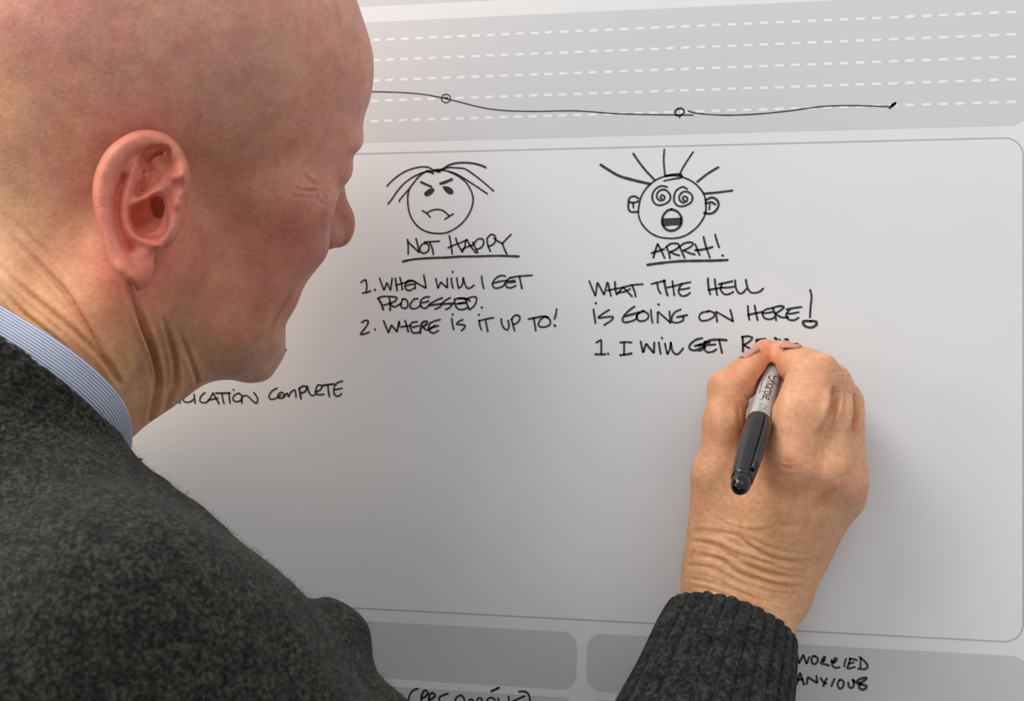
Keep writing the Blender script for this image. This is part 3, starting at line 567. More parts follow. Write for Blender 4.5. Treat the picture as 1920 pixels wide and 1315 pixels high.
NK = [P(*a) for a in NECK[:2]]
def head_sdf(p):
    q = (p-HO.astype(np.float32))@HAX.T.astype(np.float32)/HSC; s = q.copy(); s[:, 2] = np.abs(s[:, 2])
    d = ell(q, (-4, 50, 0), (98, 83, 77))
    d = smin(d, ell(q, (36, 48, 0), (63, 60, 60)), 22)
    d = smin(d, ell(q, (46, 2, 0), (54, 60, 56)), 22)
    d = smin(d, ell(s, (81, 29, 25), (17, 9, 27)), 12)
    d = smin(d, ell(s, (56, -4, 46), (26, 17, 20)), 14)
    d = smin(d, ell(s, (58, -42, 34), (32, 36, 28)), 18)
    d = smin(d, cap(s, (6, -52, 50), (76, -88, 16), 19, 15), 20)
    d = smin(d, ell(q, (67, -54, 0), (27, 30, 34)), 14)
    d = smin(d, ell(s, (70, -28, 30), (20, 22, 18)), 10)
    d = smin(d, ell(q, (-30, -8, 0), (52, 52, 56)), 26)
    d = smin(d, ell(q, (40, -66, 0), (52, 30, 46)), 22)
    d = smax(d, -ell(s, (98, 17, 33), (14, 11, 17)), 8)
    d = smin(d, ell(s, (77, 17, 33), (16, 13, 18)), 5)
    d = smin(d, ell(q, (93, -47, 0), (6, 5, 24)), 5); d = smin(d, ell(q, (91, -56, 0), (6.5, 5.5, 21)), 5)
    d = smin(d, ell(q, (82, -84, 0), (16, 16, 21)), 10)
    d = smin(d, cap(q, (91, 20, 0), (106, -10, 0), 7, 10), 7); d = smin(d, sph(q, (109, -14, 0), 12), 6)
    d = smin(d, ell(s, (98, -18, 12), (12, 9, 8)), 4)
    d = smax(d, -ell(s, (101, -27, 6.5), (6, 4, 3.5)), 2)
    d = d*HSC
    # neck: muscle column, sternomastoid, nape, throat
    d = smin(d, cap(p, NK[0], NK[1], NECK_R[0], NECK_R[1]), 26)
    d = smin(d, cap(p, P(*NECK[2]), P(*NECK[3]), 20, 18), 22)
    d = smin(d, cap(p, P(*NECK[4]), P(*NECK[5]), 34, 36), 30)
    d = smin(d, cap(p, P(*NECK[6]), P(*NECK[7]), 16, 20), 24)
    # skull dips behind and below the ear so that the ear stands free
    d = smax(d, -ell(p, EC+EX*(-16)+EY*(2)-ev_ray*4, (10, 26, 12)), 8)
    d = smin(d, cap(p, EC+EX*4+EY*18+ev_ray*4, EC+EX*2+EY*(-16)+ev_ray*4, 8, 7), 6)
    e = ear_sdf(p); d = smin(d, e, 2.5)
    # concha and ear canal go into the head
    c1 = EC+EX*((epx((545,700))-EO)[0]*ES)-EY*((epx((545,700))-EO)[1]*ES)
    c2 = EC+EX*((epx((622,635))-EO)[0]*ES)-EY*((epx((622,635))-EO)[1]*ES)
    d = smax(d, -ell(p, c1+ev_ray*(CON_D), (8, 9, 12), np.stack([EX, EY, ev_ray])), 1.5)
    d = smax(d, -ell(p, c2+ev_ray*6, (3.6, 6.0, 14), np.stack([EX, EY, ev_ray])), 1.2)
    for a, b_, r1, r2, k in CARVE: d = smax(d, -cap(p, ept(*a), ept(*b_), r1, r2), k)
    return d
C_skin = lin(205, 152, 128)
def blot(v, pts):
    """skin colour: (centre, radius mm, colour, strength) patches fixed to the body"""
    base = np.tile(np.array(C_skin), (len(v), 1))
    for c, r, col, st in pts:
        d = np.linalg.norm(v-np.asarray(c), axis=1)/r; k = (np.exp(-d**2)*st)[:, None]; base = base*(1-k)+np.array(col)*k
    return base
def body_mesh(v, q, col): return v, q, col

hv, hq = surface(head_sdf, LO, HI, HH)
hn = vnormals(hv, hq)
print('head', len(hv))
def relax(v, q, c, r, it):
    e = np.concatenate([q[:, [0, 1]], q[:, [1, 2]], q[:, [2, 3]], q[:, [3, 0]]]); m = np.linalg.norm(v-c, axis=1) < r; e = e[m[e].all(1)]
    for _ in range(it):
        s = np.zeros_like(v); n = np.zeros(len(v)); np.add.at(s, e[:, 0], v[e[:, 1]]); np.add.at(s, e[:, 1], v[e[:, 0]]); np.add.at(n, e[:, 0], 1); np.add.at(n, e[:, 1], 1)
        k = m & (n >= 6); v = v.copy(); v[k] = v[k]*0.4+s[k]/n[k][:, None]*0.6
    return v
hv = relax(hv, hq, ept(585, 400, 0), 13, 7); hv = relax(hv, hq, ept(780, 480, 3), 8, 8); hv = relax(hv, hq, EC, 42, 1)
hv = warp(hv, HEAD_WARP, 38) if HEAD_WARP else hv
hn = vnormals(hv, hq)
K = lambda pts: [(c[0]/2.859, 380+c[1]/2.859) for c in pts]
K3 = lambda pts: [(400+c[0]/2.578, 230+c[1]/2.578) for c in pts]
zl = 700
HLINES = [
 (K([(-40,310),(80,420),(150,480),(280,590),(400,690),(500,790),(590,890),(640,980)]), 2.4, 3.2),
 (K([(60,190),(170,290),(250,370),(350,480),(430,600),(490,700),(550,820),(620,930),(650,990)]), 3.0, 3.6),
 (K([(-30,420),(90,560),(180,640),(280,720),(380,800)]), 1.9, 3.0),
 (K([(20,60),(120,150),(230,250),(330,350),(400,430)]), 0.8, 4),
 (K([(150,100),(260,200),(380,310)]), 0.5, 4),
 (K([(690,400),(725,540),(765,670),(808,780),(835,880),(845,980),(815,1120),(800,1200)]), 4.6, 3.4),
 (K([(740,560),(775,650),(800,740)]), 1.0, 3),
 (K([(865,600),(905,720),(935,840),(940,960),(905,1060),(880,1150)]), 2.6, 3.2),
 (K([(960,690),(1010,820),(1050,930),(1060,1000),(1050,1060)]), 1.8, 2.8),
 (K([(780,800),(800,880),(815,960),(810,1040)]), 1.2, 3.2),
 (K([(700,760),(730,860),(740,960),(735,1060)]), .6, 4),
 (K3([(430,235),(460,272),(495,295),(525,302)]), 1.2, 2.2),
 (K3([(385,315),(430,325),(480,330),(510,322)]), 1.2, 2.0),
 (K3([(370,350),(420,360),(470,358)]), 0.4, 2.0),
 (K3([(500,300),(505,340),(512,380),(545,400)]), 1.2, 2.4),
 (K3([(520,330),(535,360),(550,400)]), .8, 2.0),
 (K3([(530,400),(520,470),(514,560)]), 0.3, 3),
 (K3([(405,795),(370,850),(340,910),(285,1000),(240,1080)]), 1.3, 5),
 (K3([(330,940),(300,1010),(250,1090),(190,1150)]), 0.8, 6),
 (K3([(560,560),(575,520),(600,500)]), .6, 4),
]
off = creases(hv, hn, HLINES, zl) + 0.22*vnoise(hv, 9, 3) + 0.6*vnoise(hv, 26, 4)
hv = hv+hn*off[:, None]
red, dred, tan, gry = lin(166, 66, 62), lin(146, 48, 54), lin(210, 156, 104), lin(170, 136, 112)  # cheek and nose redder and darker, neck more tan than the base
hcol = blot(hv, [(P(480,520,640),62,red,.9),(P(400,500,640),34,dred,.7),(P(560,440,690),34,red,.4),(P(640,420,760),26,dred,.6),(P(500,660,700),30,lin(180,128,104),.5),
  (P(60,560,630),70,tan,.9),(P(180,680,650),50,tan,.75),(P(220,330,620),34,lin(214,128,92),.6),(P(150,100,640),90,lin(214,140,124),.7),(P(420,200,650),40,gry,.6),(P(600,160,700),60,lin(198,128,112),.6),
  (P(230,420,610),30,lin(226,128,110),.85),(P(300,300,615),20,lin(226,128,106),.6),(P(270,520,615),22,lin(210,108,92),.7),(P(455,330,650),34,lin(190,126,90),.5),(P(30,330,640),40,lin(180,146,108),.4)])
hcol *= (1+0.09*vnoise(hv, 7, 11)+0.05*vnoise(hv, 3, 12))[:, None]
hcol[:, 1] *= 1+0.09*vnoise(hv, 12, 13); hcol[:, 2] *= 1+0.10*vnoise(hv, 15, 14)

# ------------------------------------------------------------------ hand, wrist and marker axis
PT = H(1462, 656, 0.5); PE = P(1384, 925, PEN_Z); PA = (PE-PT)/np.linalg.norm(PE-PT); PLEN = np.linalg.norm(PE-PT)
def pen_r(s):   # barrel and cap radius along the marker (mm from the nib)
    return np.interp(s, PEN_S, PEN_R)
WR = H(1393, 1120, 38); ELB = P(1120, 2050, 600)
FA = (WR-ELB)/np.linalg.norm(WR-ELB)
def chain(d, p, pts, k):
    for (a, ra), (b_, rb) in zip(pts[:-1], pts[1:]): d = smin(d, cap(p, H(*a), H(*b_), ra, rb), k)
    return d
big = lambda p: np.full(len(p), 1e3, np.float32)
def hand_sdf(p):
    d = cap(p, H(1368, 1100, 42), H(1342, 1215, 56), 20, 21)                                     # radial wrist
    d = smin(d, cap(p, H(1428, 1105, 36), H(1400, 1215, 50), 20.5, 22), 12)
    d = smin(d, cap(p, H(1370, 1215, 54), ELB*0.35+H(1370, 1215, 54)*0.65, 23, 26), 14)
    for a, b_, r1, r2 in (((1372, 1075, 43), (1478, 885, 57), 17, 13.5), ((1400, 1075, 42), (1548, 895, 50), 17, 13), ((1425, 1085, 36), (1588, 912, 38), 17, 12), ((1440, 1095, 30), (1588, 935, 26), 18, 11.5)):
        d = smin(d, cap(p, H(*a), H(*b_), r1, r2), 13)
    d = smin(d, cap(p, H(1462, 1095, 26), H(1572, 955, 17), 18, 14), 12)
    d = smin(d, cap(p, H(1350, 1085, 42), H(1341, 885, 44), 17, 12.5), 14)                       # thumb metacarpal
    d = smin(d, ell(p, H(1408, 930, 38), (17, 28, 15)), 12)                                      # web between thumb and index
    for c, r in (((1482, 872, 61), 11.5), ((1556, 886, 54), 11), ((1596, 903, 42), 10.5)): d = smin(d, sph(p, H(*c), r), 6)
    # fingers
    big_ = big(p)
    idx = chain(big_, p, [((1484, 872, 60), 12.5), ((1510, 775, 55), 13.0), ((1531, 706, 46), 12.2)], 4)
    idx = chain(idx, p, [((1537, 704, 46), 12.2), ((1507, 682, 32), 10.6), ((1481, 669, 20), 9.2)], 5)
    mid = chain(big_, p, [((1556, 888, 52), 11.8), ((1557, 790, 45), 11.8), ((1563, 722, 37), 11.6)], 4)
    mid = chain(mid, p, [((1563, 722, 36), 11.6), ((1525, 700, 20), 9.5), ((1493, 694, 11), 8.5)], 5)
    rin = chain(big_, p, [((1592, 906, 38), 10.8), ((1583, 800, 30), 10.6), ((1577, 742, 24), 10.6), ((1540, 735, 12), 8.8), ((1505, 745, 9), 8)], 4)
    pin = chain(big_, p, [((1590, 935, 24), 10.5), ((1580, 830, 16), 9.6), ((1572, 782, 13), 9.4), ((1535, 780, 9), 7.8)], 4)
    f_ = smin(smin(idx, mid, 1.6), smin(rin, pin, 1.6), 1.6)
    d = smin(d, f_, 7)
    th = chain(big_, p, [((1341, 885, 44), 12.6), ((1352, 800, 43), 11.6), ((1368, 733, 37), 11.0)], 5)
    th = chain(th, p, [((1368, 732, 37), 11.0), ((1400, 702, 28), 10.6), ((1432, 676, 18), 9.0)], 5)
    d = smin(d, th, 5)
    # room for the marker, so that the fingers close on it
    s = np.clip((p-PT)@PA, 0, PLEN); c = PT+s[:, None]*PA; rad = np.sqrt(((p-c)**2).sum(1))-pen_r(s)-0.25
    return smax(d, -rad, 1.2)
hlo = np.array([60., -190, 600]); hhi = np.array([190., 20, 790])
nv, nq = surface(hand_sdf, hlo, hhi, HANDH)
print('hand', len(nv))
nv = warp(nv, HAND_WARP, 34) if HAND_WARP else nv
nn_ = vnormals(nv, nq)
K5 = lambda pts: [(1240+c[0]/2.191, 600+c[1]/2.191) for c in pts]
wl = []
rr = np.random.default_rng(5)
top_ = np.array([(120,835),(230,845),(340,880),(450,925),(560,945),(650,950)], float); bot_ = np.array([(80,1075),(190,1090),(290,1135),(390,1180),(480,1205),(560,1210)], float)
for i in range(17):
    t = (i+0.5)/17; l = top_*(1-t)+bot_*t; l[:, 1] += rr.normal(0, 5, 6); a, b_ = (0, 6) if rr.random() < .45 else ((0, 4) if rr.random() < .5 else (2, 6))
    wl.append((K5(l[a:b_]), 0.35+0.5*rr.random()*(1 if 0.2 < t < 0.95 else .5), 2.2+1.6*rr.random()))
wl += [(K5([(110,905),(220,930),(330,1000),(450,1045),(590,1055)]), 1.3, 3.4), (K5([(100,965),(230,985),(330,1045),(460,1085),(580,1090)]), 1.1, 3.2),
       (K5([(210,870),(300,885),(380,940),(480,985),(620,990)]), 1.0, 3.0), (K5([(120,1095),(240,1120),(330,1165),(430,1200),(530,1210)]), 0.9, 3.2)]
wl += [(K5([(712,270),(708,340),(688,410),(655,480)]), 6.5, 4.2), (K5([(797,300),(800,380),(785,470)]), 5.0, 3.6),      # grooves between fingers
       (K5([(500,235),(530,215),(560,205)]), 0.6, 2.4), (K5([(720,235),(760,232),(790,240)]), .5, 2.5), (K5([(700,215),(745,212),(780,222)]), .4, 2.2),
       (K5([(340,300),(355,325),(380,335)]), 1.0, 3.5), (K5([(205,250),(225,232),(240,220)]), .4, 2.4), (K5([(320,330),(322,400),(335,470),(345,520)]), 0.9, 3.5),
       (K5([(480,590),(520,610),(560,595)]), .5, 3.0), (K5([(470,830),(510,850),(560,835)]), .5, 4), (K5([(490,570),(530,585),(570,572)]), .3, 2.6)]
wl += [(K5([(560,990),(600,900),(650,800),(700,720)]), -0.9, 6), (K5([(640,960),(690,860),(760,760),(800,700)]), -0.6, 6), (K5([(470,960),(480,860),(500,760),(525,680)]), -0.6, 8),
       (K5([(300,850),(330,760),(350,690)]), -0.5, 6), (K5([(760,700),(755,600),(750,500),(740,400)]), -0.4, 5), (K5([(230,800),(300,840),(400,850),(470,830)]), -0.5, 4)]
ofn = creases(nv, nn_, wl, 760) + 0.16*vnoise(nv, 5, 21) + 0.22*vnoise(nv, 14, 22)
nv = nv+nn_*ofn[:, None]
tanh = lin(226, 166, 112)
ncol = blot(nv, [(H(1390,1080,60),70,lin(204,154,112),.7),(H(1480,868,72),13,lin(205,128,106),.6),(H(1556,886,66),12,lin(210,138,112),.45),(H(1600,900,55),12,lin(208,138,118),.45),
   (H(1445,668,25),14,lin(226,120,92),.75),(H(1400,720,38),22,lin(218,128,98),.6),(H(1395,790,42),20,lin(200,112,88),.6),(H(1540,690,58),18,lin(218,148,120),.5),(H(1345,850,55),20,lin(216,150,124),.4),(H(1480,655,28),10,lin(226,150,126),.5)])
ncol = ncol*0.6+np.array(tanh)*0.4
ncol *= (1+0.07*vnoise(nv, 5, 31)+0.06*vnoise(nv, 2.2, 32))[:, None]

# ------------------------------------------------------------------ clothes
def surf_at(v, px, py, r=6):
    q = px_of(v); m = np.hypot(q[:, 0]-px, q[:, 1]-py) < r
    return P(px, py, v[m, 2].min()) if m.any() else None
NKd = (NK[1]-NK[0])/np.linalg.norm(NK[1]-NK[0])
def plane3(a, b_, c):
    n = np.cross(b_-a, c-a); n /= np.linalg.norm(n); n = n if n@NKd > 0 else -n; return a, n
def neck_tube(p): return cap(p, NK[0]-NKd*60, NK[1], NECK_R[0]+2, NECK_R[1]+2)
cA = [surf_at(hv, *a) for a in COL_UP]; cB = [surf_at(hv, *a) for a in COL_LO]; cA = [a-np.array([0, 0, 4.]) for a in cA]; cB = [a-np.array([0, 0, 4.]) for a in cB]
print('collar depths', [round(a[2]) for a in cA+cB])
uo, un = plane3(*cA); lo_, ln_ = plane3(*cB)
def collar_sdf(p):
    d = np.abs(neck_all(p)-COL_OFF)-1.0
    return smax(smax(d, (p-uo)@un, 1.2), -((p-lo_)@ln_)-22, 1.0)
def neck_all(p):
    d = cap(p, NK[0], NK[1], NECK_R[0], NECK_R[1]); d = smin(d, cap(p, NK[0]-NKd*80, NK[0], NECK_R[0]+14, NECK_R[0]), 20)
    d = smin(d, cap(p, P(*NECK[2]), P(*NECK[3]), 20, 18), 22)
    d = smin(d, cap(p, P(*NECK[4]), P(*NECK[5]), 34, 36), 30)
    return smin(d, cap(p, P(*NECK[6]), P(*NECK[7]), 16, 20), 24)
cv, cq = surface(collar_sdf, [-380, -150, 540], [-150, 90, 830], 0.9)
cv = warp(cv, SW_WARP, 30)
print('collar', len(cv))
CF = (ELB+(H(1360, 1215, 52)-ELB)*0.84)
SH_R = P(*SH)
SH_L = P(-60, 960, 775)
PEL = np.array([-400., -500, 640])
def sweater_sdf(p):
    d = cap(p, P(20, 930, 665), SH_R, 50, SH_RAD)
    d = smin(d, cap(p, P(110, 1010, 640), P(400, 1260, 570), 36, 44), 22)
    d = smin(d, cap(p, SH_R, ELB, SH_RAD, ARM_R), 22)
    d = smin(d, cap(p, ELB, CF, ARM_R-6, 38), 24)
    d = smin(d, cap(p, P(-120, 1000, 690), PEL, 108, 128), 60)
    d = smin(d, cap(p, SH_R+np.array([-40, -60, 30]), PEL+np.array([60, 0, -40]), 80, 100), 50)
    d = smin(d, cap(p, P(-100, 880, 690), SH_L, 62, 58), 30)
    d = smin(d, cap(p, SH_L, SH_L+np.array([-70, -290, -20]), 56, 50), 24)
    for a, b_, r1, r2, k in SW_CAPS: d = smin(d, cap(p, P(*a), P(*b_), r1, r2), k)
    for c, r, k in BUMPS: d = smin(d, sph(p, P(*c), r), k)
    # close round the collar, then the neck opening
    d = smin(d, smax(neck_all(p)-COL_OFF-5.5, -((p-lo_)@ln_)-70, 10), 14)
    d = smax(d, -smax(neck_all(p)-COL_OFF-1.6, -((p-lo_)@ln_)-26, 2.0), 2.0)
    d = smax(d, (p-lo_)@ln_, 3.0)
    return d
sv, sq = surface(sweater_sdf, [-620, -700, 440], [140, 60, 860], SWH)
print('sweater', len(sv))
sv = warp(sv, SW_WARP, 30)
sn = vnormals(sv, sq)
sof = creases(sv, sn, SW_LINES, 800)+1.0*vnoise(sv, 40, 41)+0.5*vnoise(sv, 14, 42)+0.28*vnoise(sv, 5, 43)
sv = sv+sn*sof[:, None]

# ------------------------------------------------------------------ the person: one body mesh, clothes as its children
def arm_sdf(p):     # the rest of the body, inside the clothes
    d = cap(p, P(20, 930, 665), SH_R, 44, 40); d = smin(d, cap(p, SH_R, ELB, 42, 34), 20); d = smin(d, cap(p, ELB, H(1375, 1200, 50), 34, 23), 16)
    d = smin(d, cap(p, P(-120, 1000, 690), PEL, 92, 112), 50); d = smin(d, cap(p, P(-100, 880, 690), SH_L, 46, 44), 30)
    d = smin(d, cap(p, SH_L, SH_L+np.array([-70, -290, -20]), 42, 34), 20)
    d = smin(d, cap(p, NK[0]-NKd*60, NK[0]+NKd*10, 56, 50), 20)
    return d
bv, bq = surface(arm_sdf, [-620, -700, 440], [140, 40, 860], 7.0)
bcol = np.tile(np.array(C_skin), (len(bv), 1))
allv = np.concatenate([hv, nv, bv]); allq = np.concatenate([hq, nq+len(hv), bq+len(hv)+len(nv)]); allc = np.concatenate([hcol, ncol, bcol])
allq = allq[:, ::-1]       # right-handed in the world
person = tag(empty('person', world(PEL*np.array([1, 1, 1])) - np.array([0, 0, 0.95])), 'bald man in a charcoal sweater and striped shirt writing on the whiteboard', 'person')
def pc(o): o.parent = person; o.matrix_parent_inverse = Matrix.Translation(person.location).inverted(); return o
def add_attr(me, col):
    ca = me.color_attributes.new('tint', 'FLOAT_COLOR', 'POINT'); a = np.ones((len(col), 4), np.float32); a[:, :3] = np.clip(col, 0.01, 1); ca.data.foreach_set('color', a.ravel())
bm_ = quadmesh('body', world(allv), allq); add_attr(bm_, allc)
body = pc(link('body', bm_, M_skin)); body['label'] = 'bald head, creased neck and right hand, ruddy skin'
# finger nails: small curved plates seated on the tips
def nail(c, along, outw, wd, ln, name='fingernail'):
    along = along/np.linalg.norm(along); outw = outw-(outw@along)*along; outw /= np.linalg.norm(outw); side = np.cross(along, outw); V = []; Fq = []
    for i in range(9):
        for j in range(9):
            u, v_ = (i/8-.5)*2, (j/8-.5)*2; t = (1-abs(u)**4*.25)
            V.append(c+along*u*ln*(1-.12*v_*v_)+side*v_*wd*t*.95+outw*(0.75-wd*0.42*v_*v_-0.9*max(u, 0)**2))
    for i in range(8):
        for j in range(8): k = i*9+j; Fq.append((k, k+1, k+10, k+9))
    me = quadmesh(name, world(np.array(V)), np.array(Fq)); o = pc(link(name, me, M_nail)); s = o.modifiers.new('solid', 'SOLIDIFY'); s.thickness = .0006; return o
for c, al, ow, wd, ln in NAILS(): nail(c, al, ow, wd, ln)

cm = quadmesh('shirt_collar', world(cv), cq[:, ::-1]); uvl = cm.uv_layers.new(name='UVMap')
sd = ((cv-uo)@un); vi = np.empty(len(cm.loops), np.int32); cm.loops.foreach_get('vertex_index', vi)
uvl.data.foreach_set('uv', np.stack([cv[vi, 0]*0.01, (sd[vi]+60)/1.25], 1).astype(np.float32).ravel())
col = pc(link('shirt_collar', cm, M_shirt)); col['label'] = 'pale blue shirt collar with fine stripes'
sw = pc(link('sweater', quadmesh('sweater', world(sv), sq[:, ::-1]), M_wool)); sw['label'] = 'charcoal wool sweater'

# loose wool fibres standing off the knit
fz = np.random.default_rng(3); M_fuzz = mat('wool_fibre', lin(92, 92, 86), 0.9)
def fuzz(parent, v, nrm, count, ln):
    k = fz.integers(0, len(v), count); b0 = v[k]+fz.normal(0, .6, (count, 3)); d = nrm[k]*0.45+fz.normal(0, .55, (count, 3)); d /= np.linalg.norm(d, axis=1)[:, None]
    L1 = fz.uniform(.4, 1, count)[:, None]*ln; sd_ = np.cross(d, fz.normal(0, 1, (count, 3))); sd_ /= np.linalg.norm(sd_, axis=1)[:, None]
    mid_ = b0+d*L1*.5; tip = b0+d*L1+fz.normal(0, .5, (count, 3)); w0 = 0.05
    VV = np.stack([b0-sd_*w0, b0+sd_*w0, mid_+sd_*w0, mid_-sd_*w0, tip+sd_*w0*.5, tip-sd_*w0*.5], 1).reshape(-1, 3); i0 = np.arange(count)[:, None]*6
    o = link('wool_fuzz', quadmesh('wool_fuzz', world(VV), np.concatenate([i0+[0, 1, 2, 3], i0+[3, 2, 4, 5]])), M_fuzz); o.parent = parent; o['kind'] = 'stuff'; return o
fm = (px_of(sv)[:, 0] > -60) & (px_of(sv)[:, 0] < 1000) & (px_of(sv)[:, 1] < 1400) & (sn[:, 2] < 0.5)
fuzz(sw, sv[fm], sn[fm], 14000, 3.2)
# ribbed cuff round the wrist
ax = FA; c0 = CUFF_C(); sdv = np.cross(ax, np.array([0, 0, 1.0])); sdv /= np.linalg.norm(sdv); thv = np.cross(sdv, ax)
V = []; NR = 30; NA = NR*12; prof = [(-3, -4.2), (-1.0, -2.6), (0.6, -0.9), (0.2, 0.5), (-2, 1.2), (-6, 1.6)] + [(-10-5*i, 1.8+0.10*i) for i in range(22)]
for ds, dr in prof:
    for j in range(NA):
        a = 2*math.pi*j/NA; grow = -ds*CUFF_G; rb = 2.3*(abs(math.cos(a*NR/2))**0.6)*min(1, max(0, (dr+2)/2.5))
        rad = dr+rb+0.35*math.sin(a*3+ds*.12)
        V.append(c0+ax*(ds+CUFF_T*math.cos(a)*0)+sdv*math.cos(a)*(CUFF_W+grow+rad)+thv*math.sin(a)*(CUFF_H+grow+rad))
V = np.array(V); Fq = [(i*NA+j, i*NA+(j+1) % NA, (i+1)*NA+(j+1) % NA, (i+1)*NA+j) for i in range(len(prof)-1) for j in range(NA)]
V += 0.35*vnoise(V, 4, 51)[:, None]*np.array([1, 1, 1.0])
cu = quadmesh('cuff', world(V), np.array(Fq)); cuf = link('cuff', cu, M_cuff); cuf.parent = sw; cuf['label'] = 'ribbed cuff'
cuf.matrix_parent_inverse = Matrix.Identity(4)
# trousers and shoes, below the picture, so that he stands on the floor
wp = world(PEL); hipz = wp[2]
def leg_sdf(p):
    d = ell(p, wp*1000, (170, 130, 130)); 
    for s in (-1, 1):
        hip = wp*1000+np.array([s*85, 0, -40]); kn = np.array([wp[0]*1000+s*110, wp[1]*1000+30, 500.]); an = np.array([wp[0]*1000+s*115, wp[1]*1000-10, 90.])
        d = smin(d, cap(p, hip, kn, 88, 66), 30 if s < 0 else 12); d = smin(d, cap(p, kn, an, 62, 52), 20)
    return d
tv, tq = surface(leg_sdf, [wp[0]*1000-320, wp[1]*1000-240, 40], [wp[0]*1000+320, wp[1]*1000+260, hipz*1000+150], 12.0)
pc(link('trousers', quadmesh('trousers', tv/1000, tq), M_trouser))
for s in (-1, 1):
    def shoe(p, s=s):
        b0 = np.array([wp[0]*1000+s*115, wp[1]*1000-40, 38.]); d = cap(p, b0, b0+np.array([s*20, 190, -6]), 42, 36)
        d = smin(d, cap(p, b0+np.array([0, 20, 20]), b0+np.array([0, 20, 60]), 44, 40), 14); return smax(d, -(p[:, 2]-1), 3)
    hv_, hq_ = surface(shoe, [wp[0]*1000+s*115-90, wp[1]*1000-120, -10], [wp[0]*1000+s*115+90, wp[1]*1000+240, 170], 7.0)
    pc(link('shoe', quadmesh('shoe', hv_/1000, hq_), M_shoe))

# ------------------------------------------------------------------ the marker
mk = tag(empty('marker', world(PT)), 'grey felt-tip marker with a black cap held in the writing hand', 'marker')
def mc(o, parent=None): o.parent = parent or mk; o.matrix_parent_inverse = Matrix.Translation(mk.location).inverted(); return o
toc = -(PT+PA*80); toc = toc-(toc@PA)*PA; toc /= np.linalg.norm(toc); lat = np.cross(PA, toc)
if lat[0] < 0: lat = -lat           # lat points to image right
def pen_pt(s, a, r): return PT+PA*s+r*(math.cos(a)*toc+math.sin(a)*lat)   # a = 0 faces the viewpoint, + to the right
def lathe(name, ss, rs, m, n=48):
    V = [pen_pt(s, 2*math.pi*j/n, r) for s, r in zip(ss, rs) for j in range(n)]
    Fq = [(i*n+j, (i+1)*n+j, (i+1)*n+(j+1) % n, i*n+(j+1) % n) for i in range(len(ss)-1) for j in range(n)]
    return mc(link(name, quadmesh(name, world(np.array(V)), np.array(Fq)), m))
def fine(s0, s1, n): ss = np.linspace(s0, s1, n); return ss
ns_ = lathe('nib', [0, .6, 3, 6, 6.4], [.3, .6, .9, 1.6, 0], M_ink, 20)
bs_ = [5.8, 6, 6.6, 8, 9, 11, 14, 18, 24, 40, 60, CAPS]; bar = lathe('barrel', bs_, [0, 2.6, 3.0, 3.2, 3.9, 4.5, 5.0, 5.25, 5.35, 5.45, 5.55, 5.55], M_barrel)
cs = [CAPS-.05, CAPS, CAPS+.4, CAPS+1.2, 80, 92, 104, 114, 120, 124, 126.5, 126.8]; cap_ = lathe('cap', cs, [5.5, 6.0, 6.25, 6.35, 6.45, 6.6, 6.45, 6.1, 5.75, 5.4, 5.1, 0], M_cap)
lathe('end_plug', [126, 126.6, 128, 130, 131.8, 133.4, 134.6, 135.2], [4.7, 4.8, 4.8, 4.7, 4.3, 3.5, 2.2, 0.01], M_gloss)
# clip: a bar standing off the cap on the right
V = []; Fq = []; ca = 0.62; secs = [(CAPS+1, 5.8, 2.0, .6), (CAPS+4, 7.6, 2.1, 1.1), (CAPS+12, 8.5, 2.1, 1.2), (CAPS+24, 8.6, 2.1, 1.2), (CAPS+34, 8.3, 2.0, 1.2), (CAPS+42, 7.9, 1.9, 1.3), (CAPS+45, 8.1, 1.9, 1.5), (CAPS+47.5, 7.3, 1.6, 1.3), (CAPS+48.5, 6.0, 1.2, .8)]
for s, r, hw, ht in secs:
    for k in range(10):
        t = 2*math.pi*k/10; x = hw*math.copysign(abs(math.cos(t))**.6, math.cos(t)); y = ht*math.copysign(abs(math.sin(t))**.6, math.sin(t))
        c = pen_pt(s, ca, r-ht*.5); rd = math.cos(ca)*toc+math.sin(ca)*lat; td = -math.sin(ca)*toc+math.cos(ca)*lat; V.append(c+td*x+rd*y)
for i in range(len(secs)-1):
    for k in range(10): Fq.append((i*10+k, i*10+(k+1) % 10, (i+1)*10+(k+1) % 10, (i+1)*10+k))
mc(link('clip', quadmesh('clip', world(np.array(V)), np.array(Fq)), M_cap))
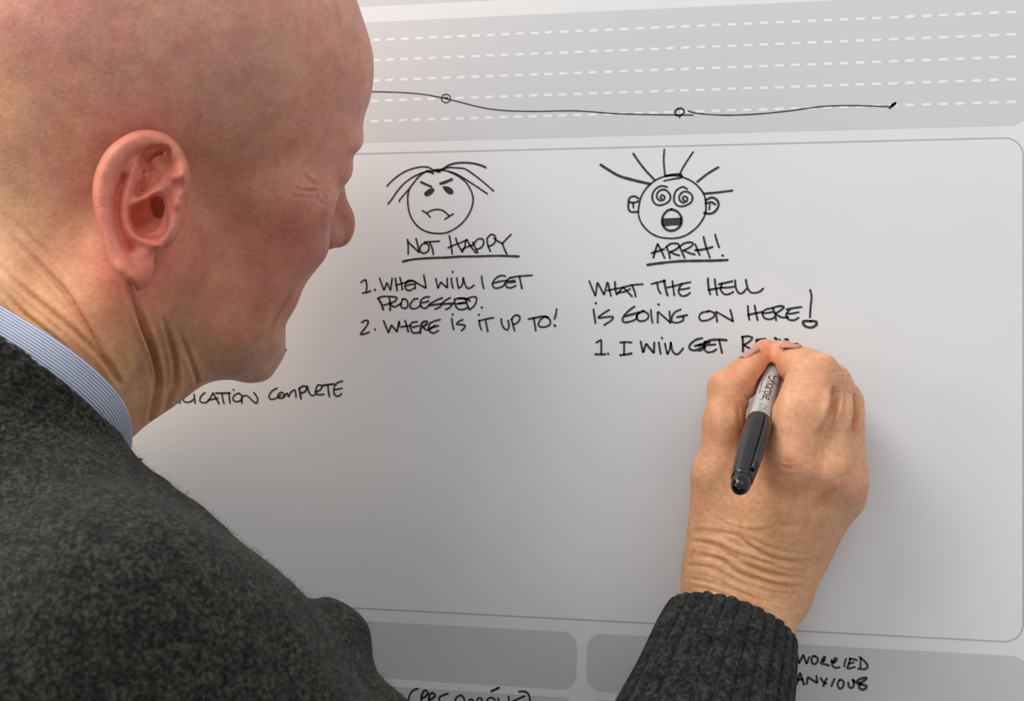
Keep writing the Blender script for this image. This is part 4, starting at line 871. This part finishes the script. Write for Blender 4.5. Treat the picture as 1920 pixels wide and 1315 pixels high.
# print on the barrel: u runs from the nib to the cap, v across to the right
def barrel_r(s): return float(np.interp(s, bs_, [0, 2.6, 3.0, 3.2, 3.9, 4.5, 5.0, 5.25, 5.35, 5.45, 5.55, 5.55]))
def wrap(uv): s, v_ = uv; r = barrel_r(s); return pen_pt(s, PR_A+v_/r, r+0.04)
def print_strokes(name, strokes, wd):
    V2, F2 = [], []
    for st in strokes:
        p = smooth_pts(st, False, 4) if len(st) > 2 else np.array([np.array(st[0])+(np.array(st[1])-np.array(st[0]))*t for t in np.linspace(0, 1, 5)])
        ribbon(np.array(p, float), wd, V2, F2, 0)
    V3 = [world(wrap((x, z))) for x, _, z in V2]; return mc(link(name, mesh(name, V3, F2), M_print, None, False), None)
def text_print(name, txt, u0, v0, size):
    cu_ = bpy.data.curves.new(name, 'FONT'); cu_.body = txt; cu_.size = size; cu_.resolution_u = 2; o = bpy.data.objects.new(name, cu_); sc.collection.objects.link(o)
    dg = bpy.context.evaluated_depsgraph_get(); me = bpy.data.meshes.new_from_object(o.evaluated_get(dg)); bpy.data.objects.remove(o)
    for v_ in me.vertices: v_.co = Vector(world(wrap((u0+v_.co.x, v0+v_.co.y))))
    me.name = name; me.materials.clear(); return mc(link(name, me, M_print, None, False), None)
def sc_(pts, u0, v0, k): return [(u0+x*k, v0+y*k) for x, y in pts]
k = 0.1; glyph = [   # flowing lettering, 10 units = 1 mm
 [(-14,52),(-16,38),(-6,28),(8,30),(20,34),(24,24),(14,10),(2,4),(-4,12)],
 [(28,60),(30,30),(30,4)],[(30,24),(38,34),(44,28),(45,4)],
 [(66,30),(54,34),(50,18),(56,6),(66,14),(67,32),(68,6),(72,8)],
 [(76,32),(77,4)],[(77,24),(84,33),(90,28)],
 [(95,32),(95,-18)],[(95,26),(104,34),(111,22),(106,6),(96,10)],
 [(117,32),(118,6),(124,8)],[(117,44),(118,45)],
 [(128,20),(138,22),(138,32),(130,33),(126,18),(132,5),(142,8)],[(148,4),(149,-4)]]
S0 = PR_S0
print_strokes('brand_lettering', [[(S0+x*PR_K[0]*.1, -0.9+y*PR_K[1]*.1) for x, y in g] for g in glyph], 0.62)
text_print('small_lettering', 'Permanent Marker', S0+2.0, -3.6, 1.9)
text_print('small_lettering', 'FINE', S0+PR_K[3], 1.3, 2.5); text_print('small_lettering', 'POINT', S0+PR_K[3]-1, -1.2, 2.5)
ring = [(S0+PR_K[2]+2.2+2.3*math.cos(t), .6+2.1*math.sin(t)) for t in np.linspace(0, 2*math.pi, 20)]
print_strokes('seal', [ring], .22); text_print('small_lettering', 'AP', S0+PR_K[2]+.6, -.2, 2.2)
print_strokes('small_lettering', [[(S0+PR_K[2]+.2, dv), (S0+PR_K[2]+4.4, dv)] for dv in (-3.0, -3.7, -4.4)], .22)
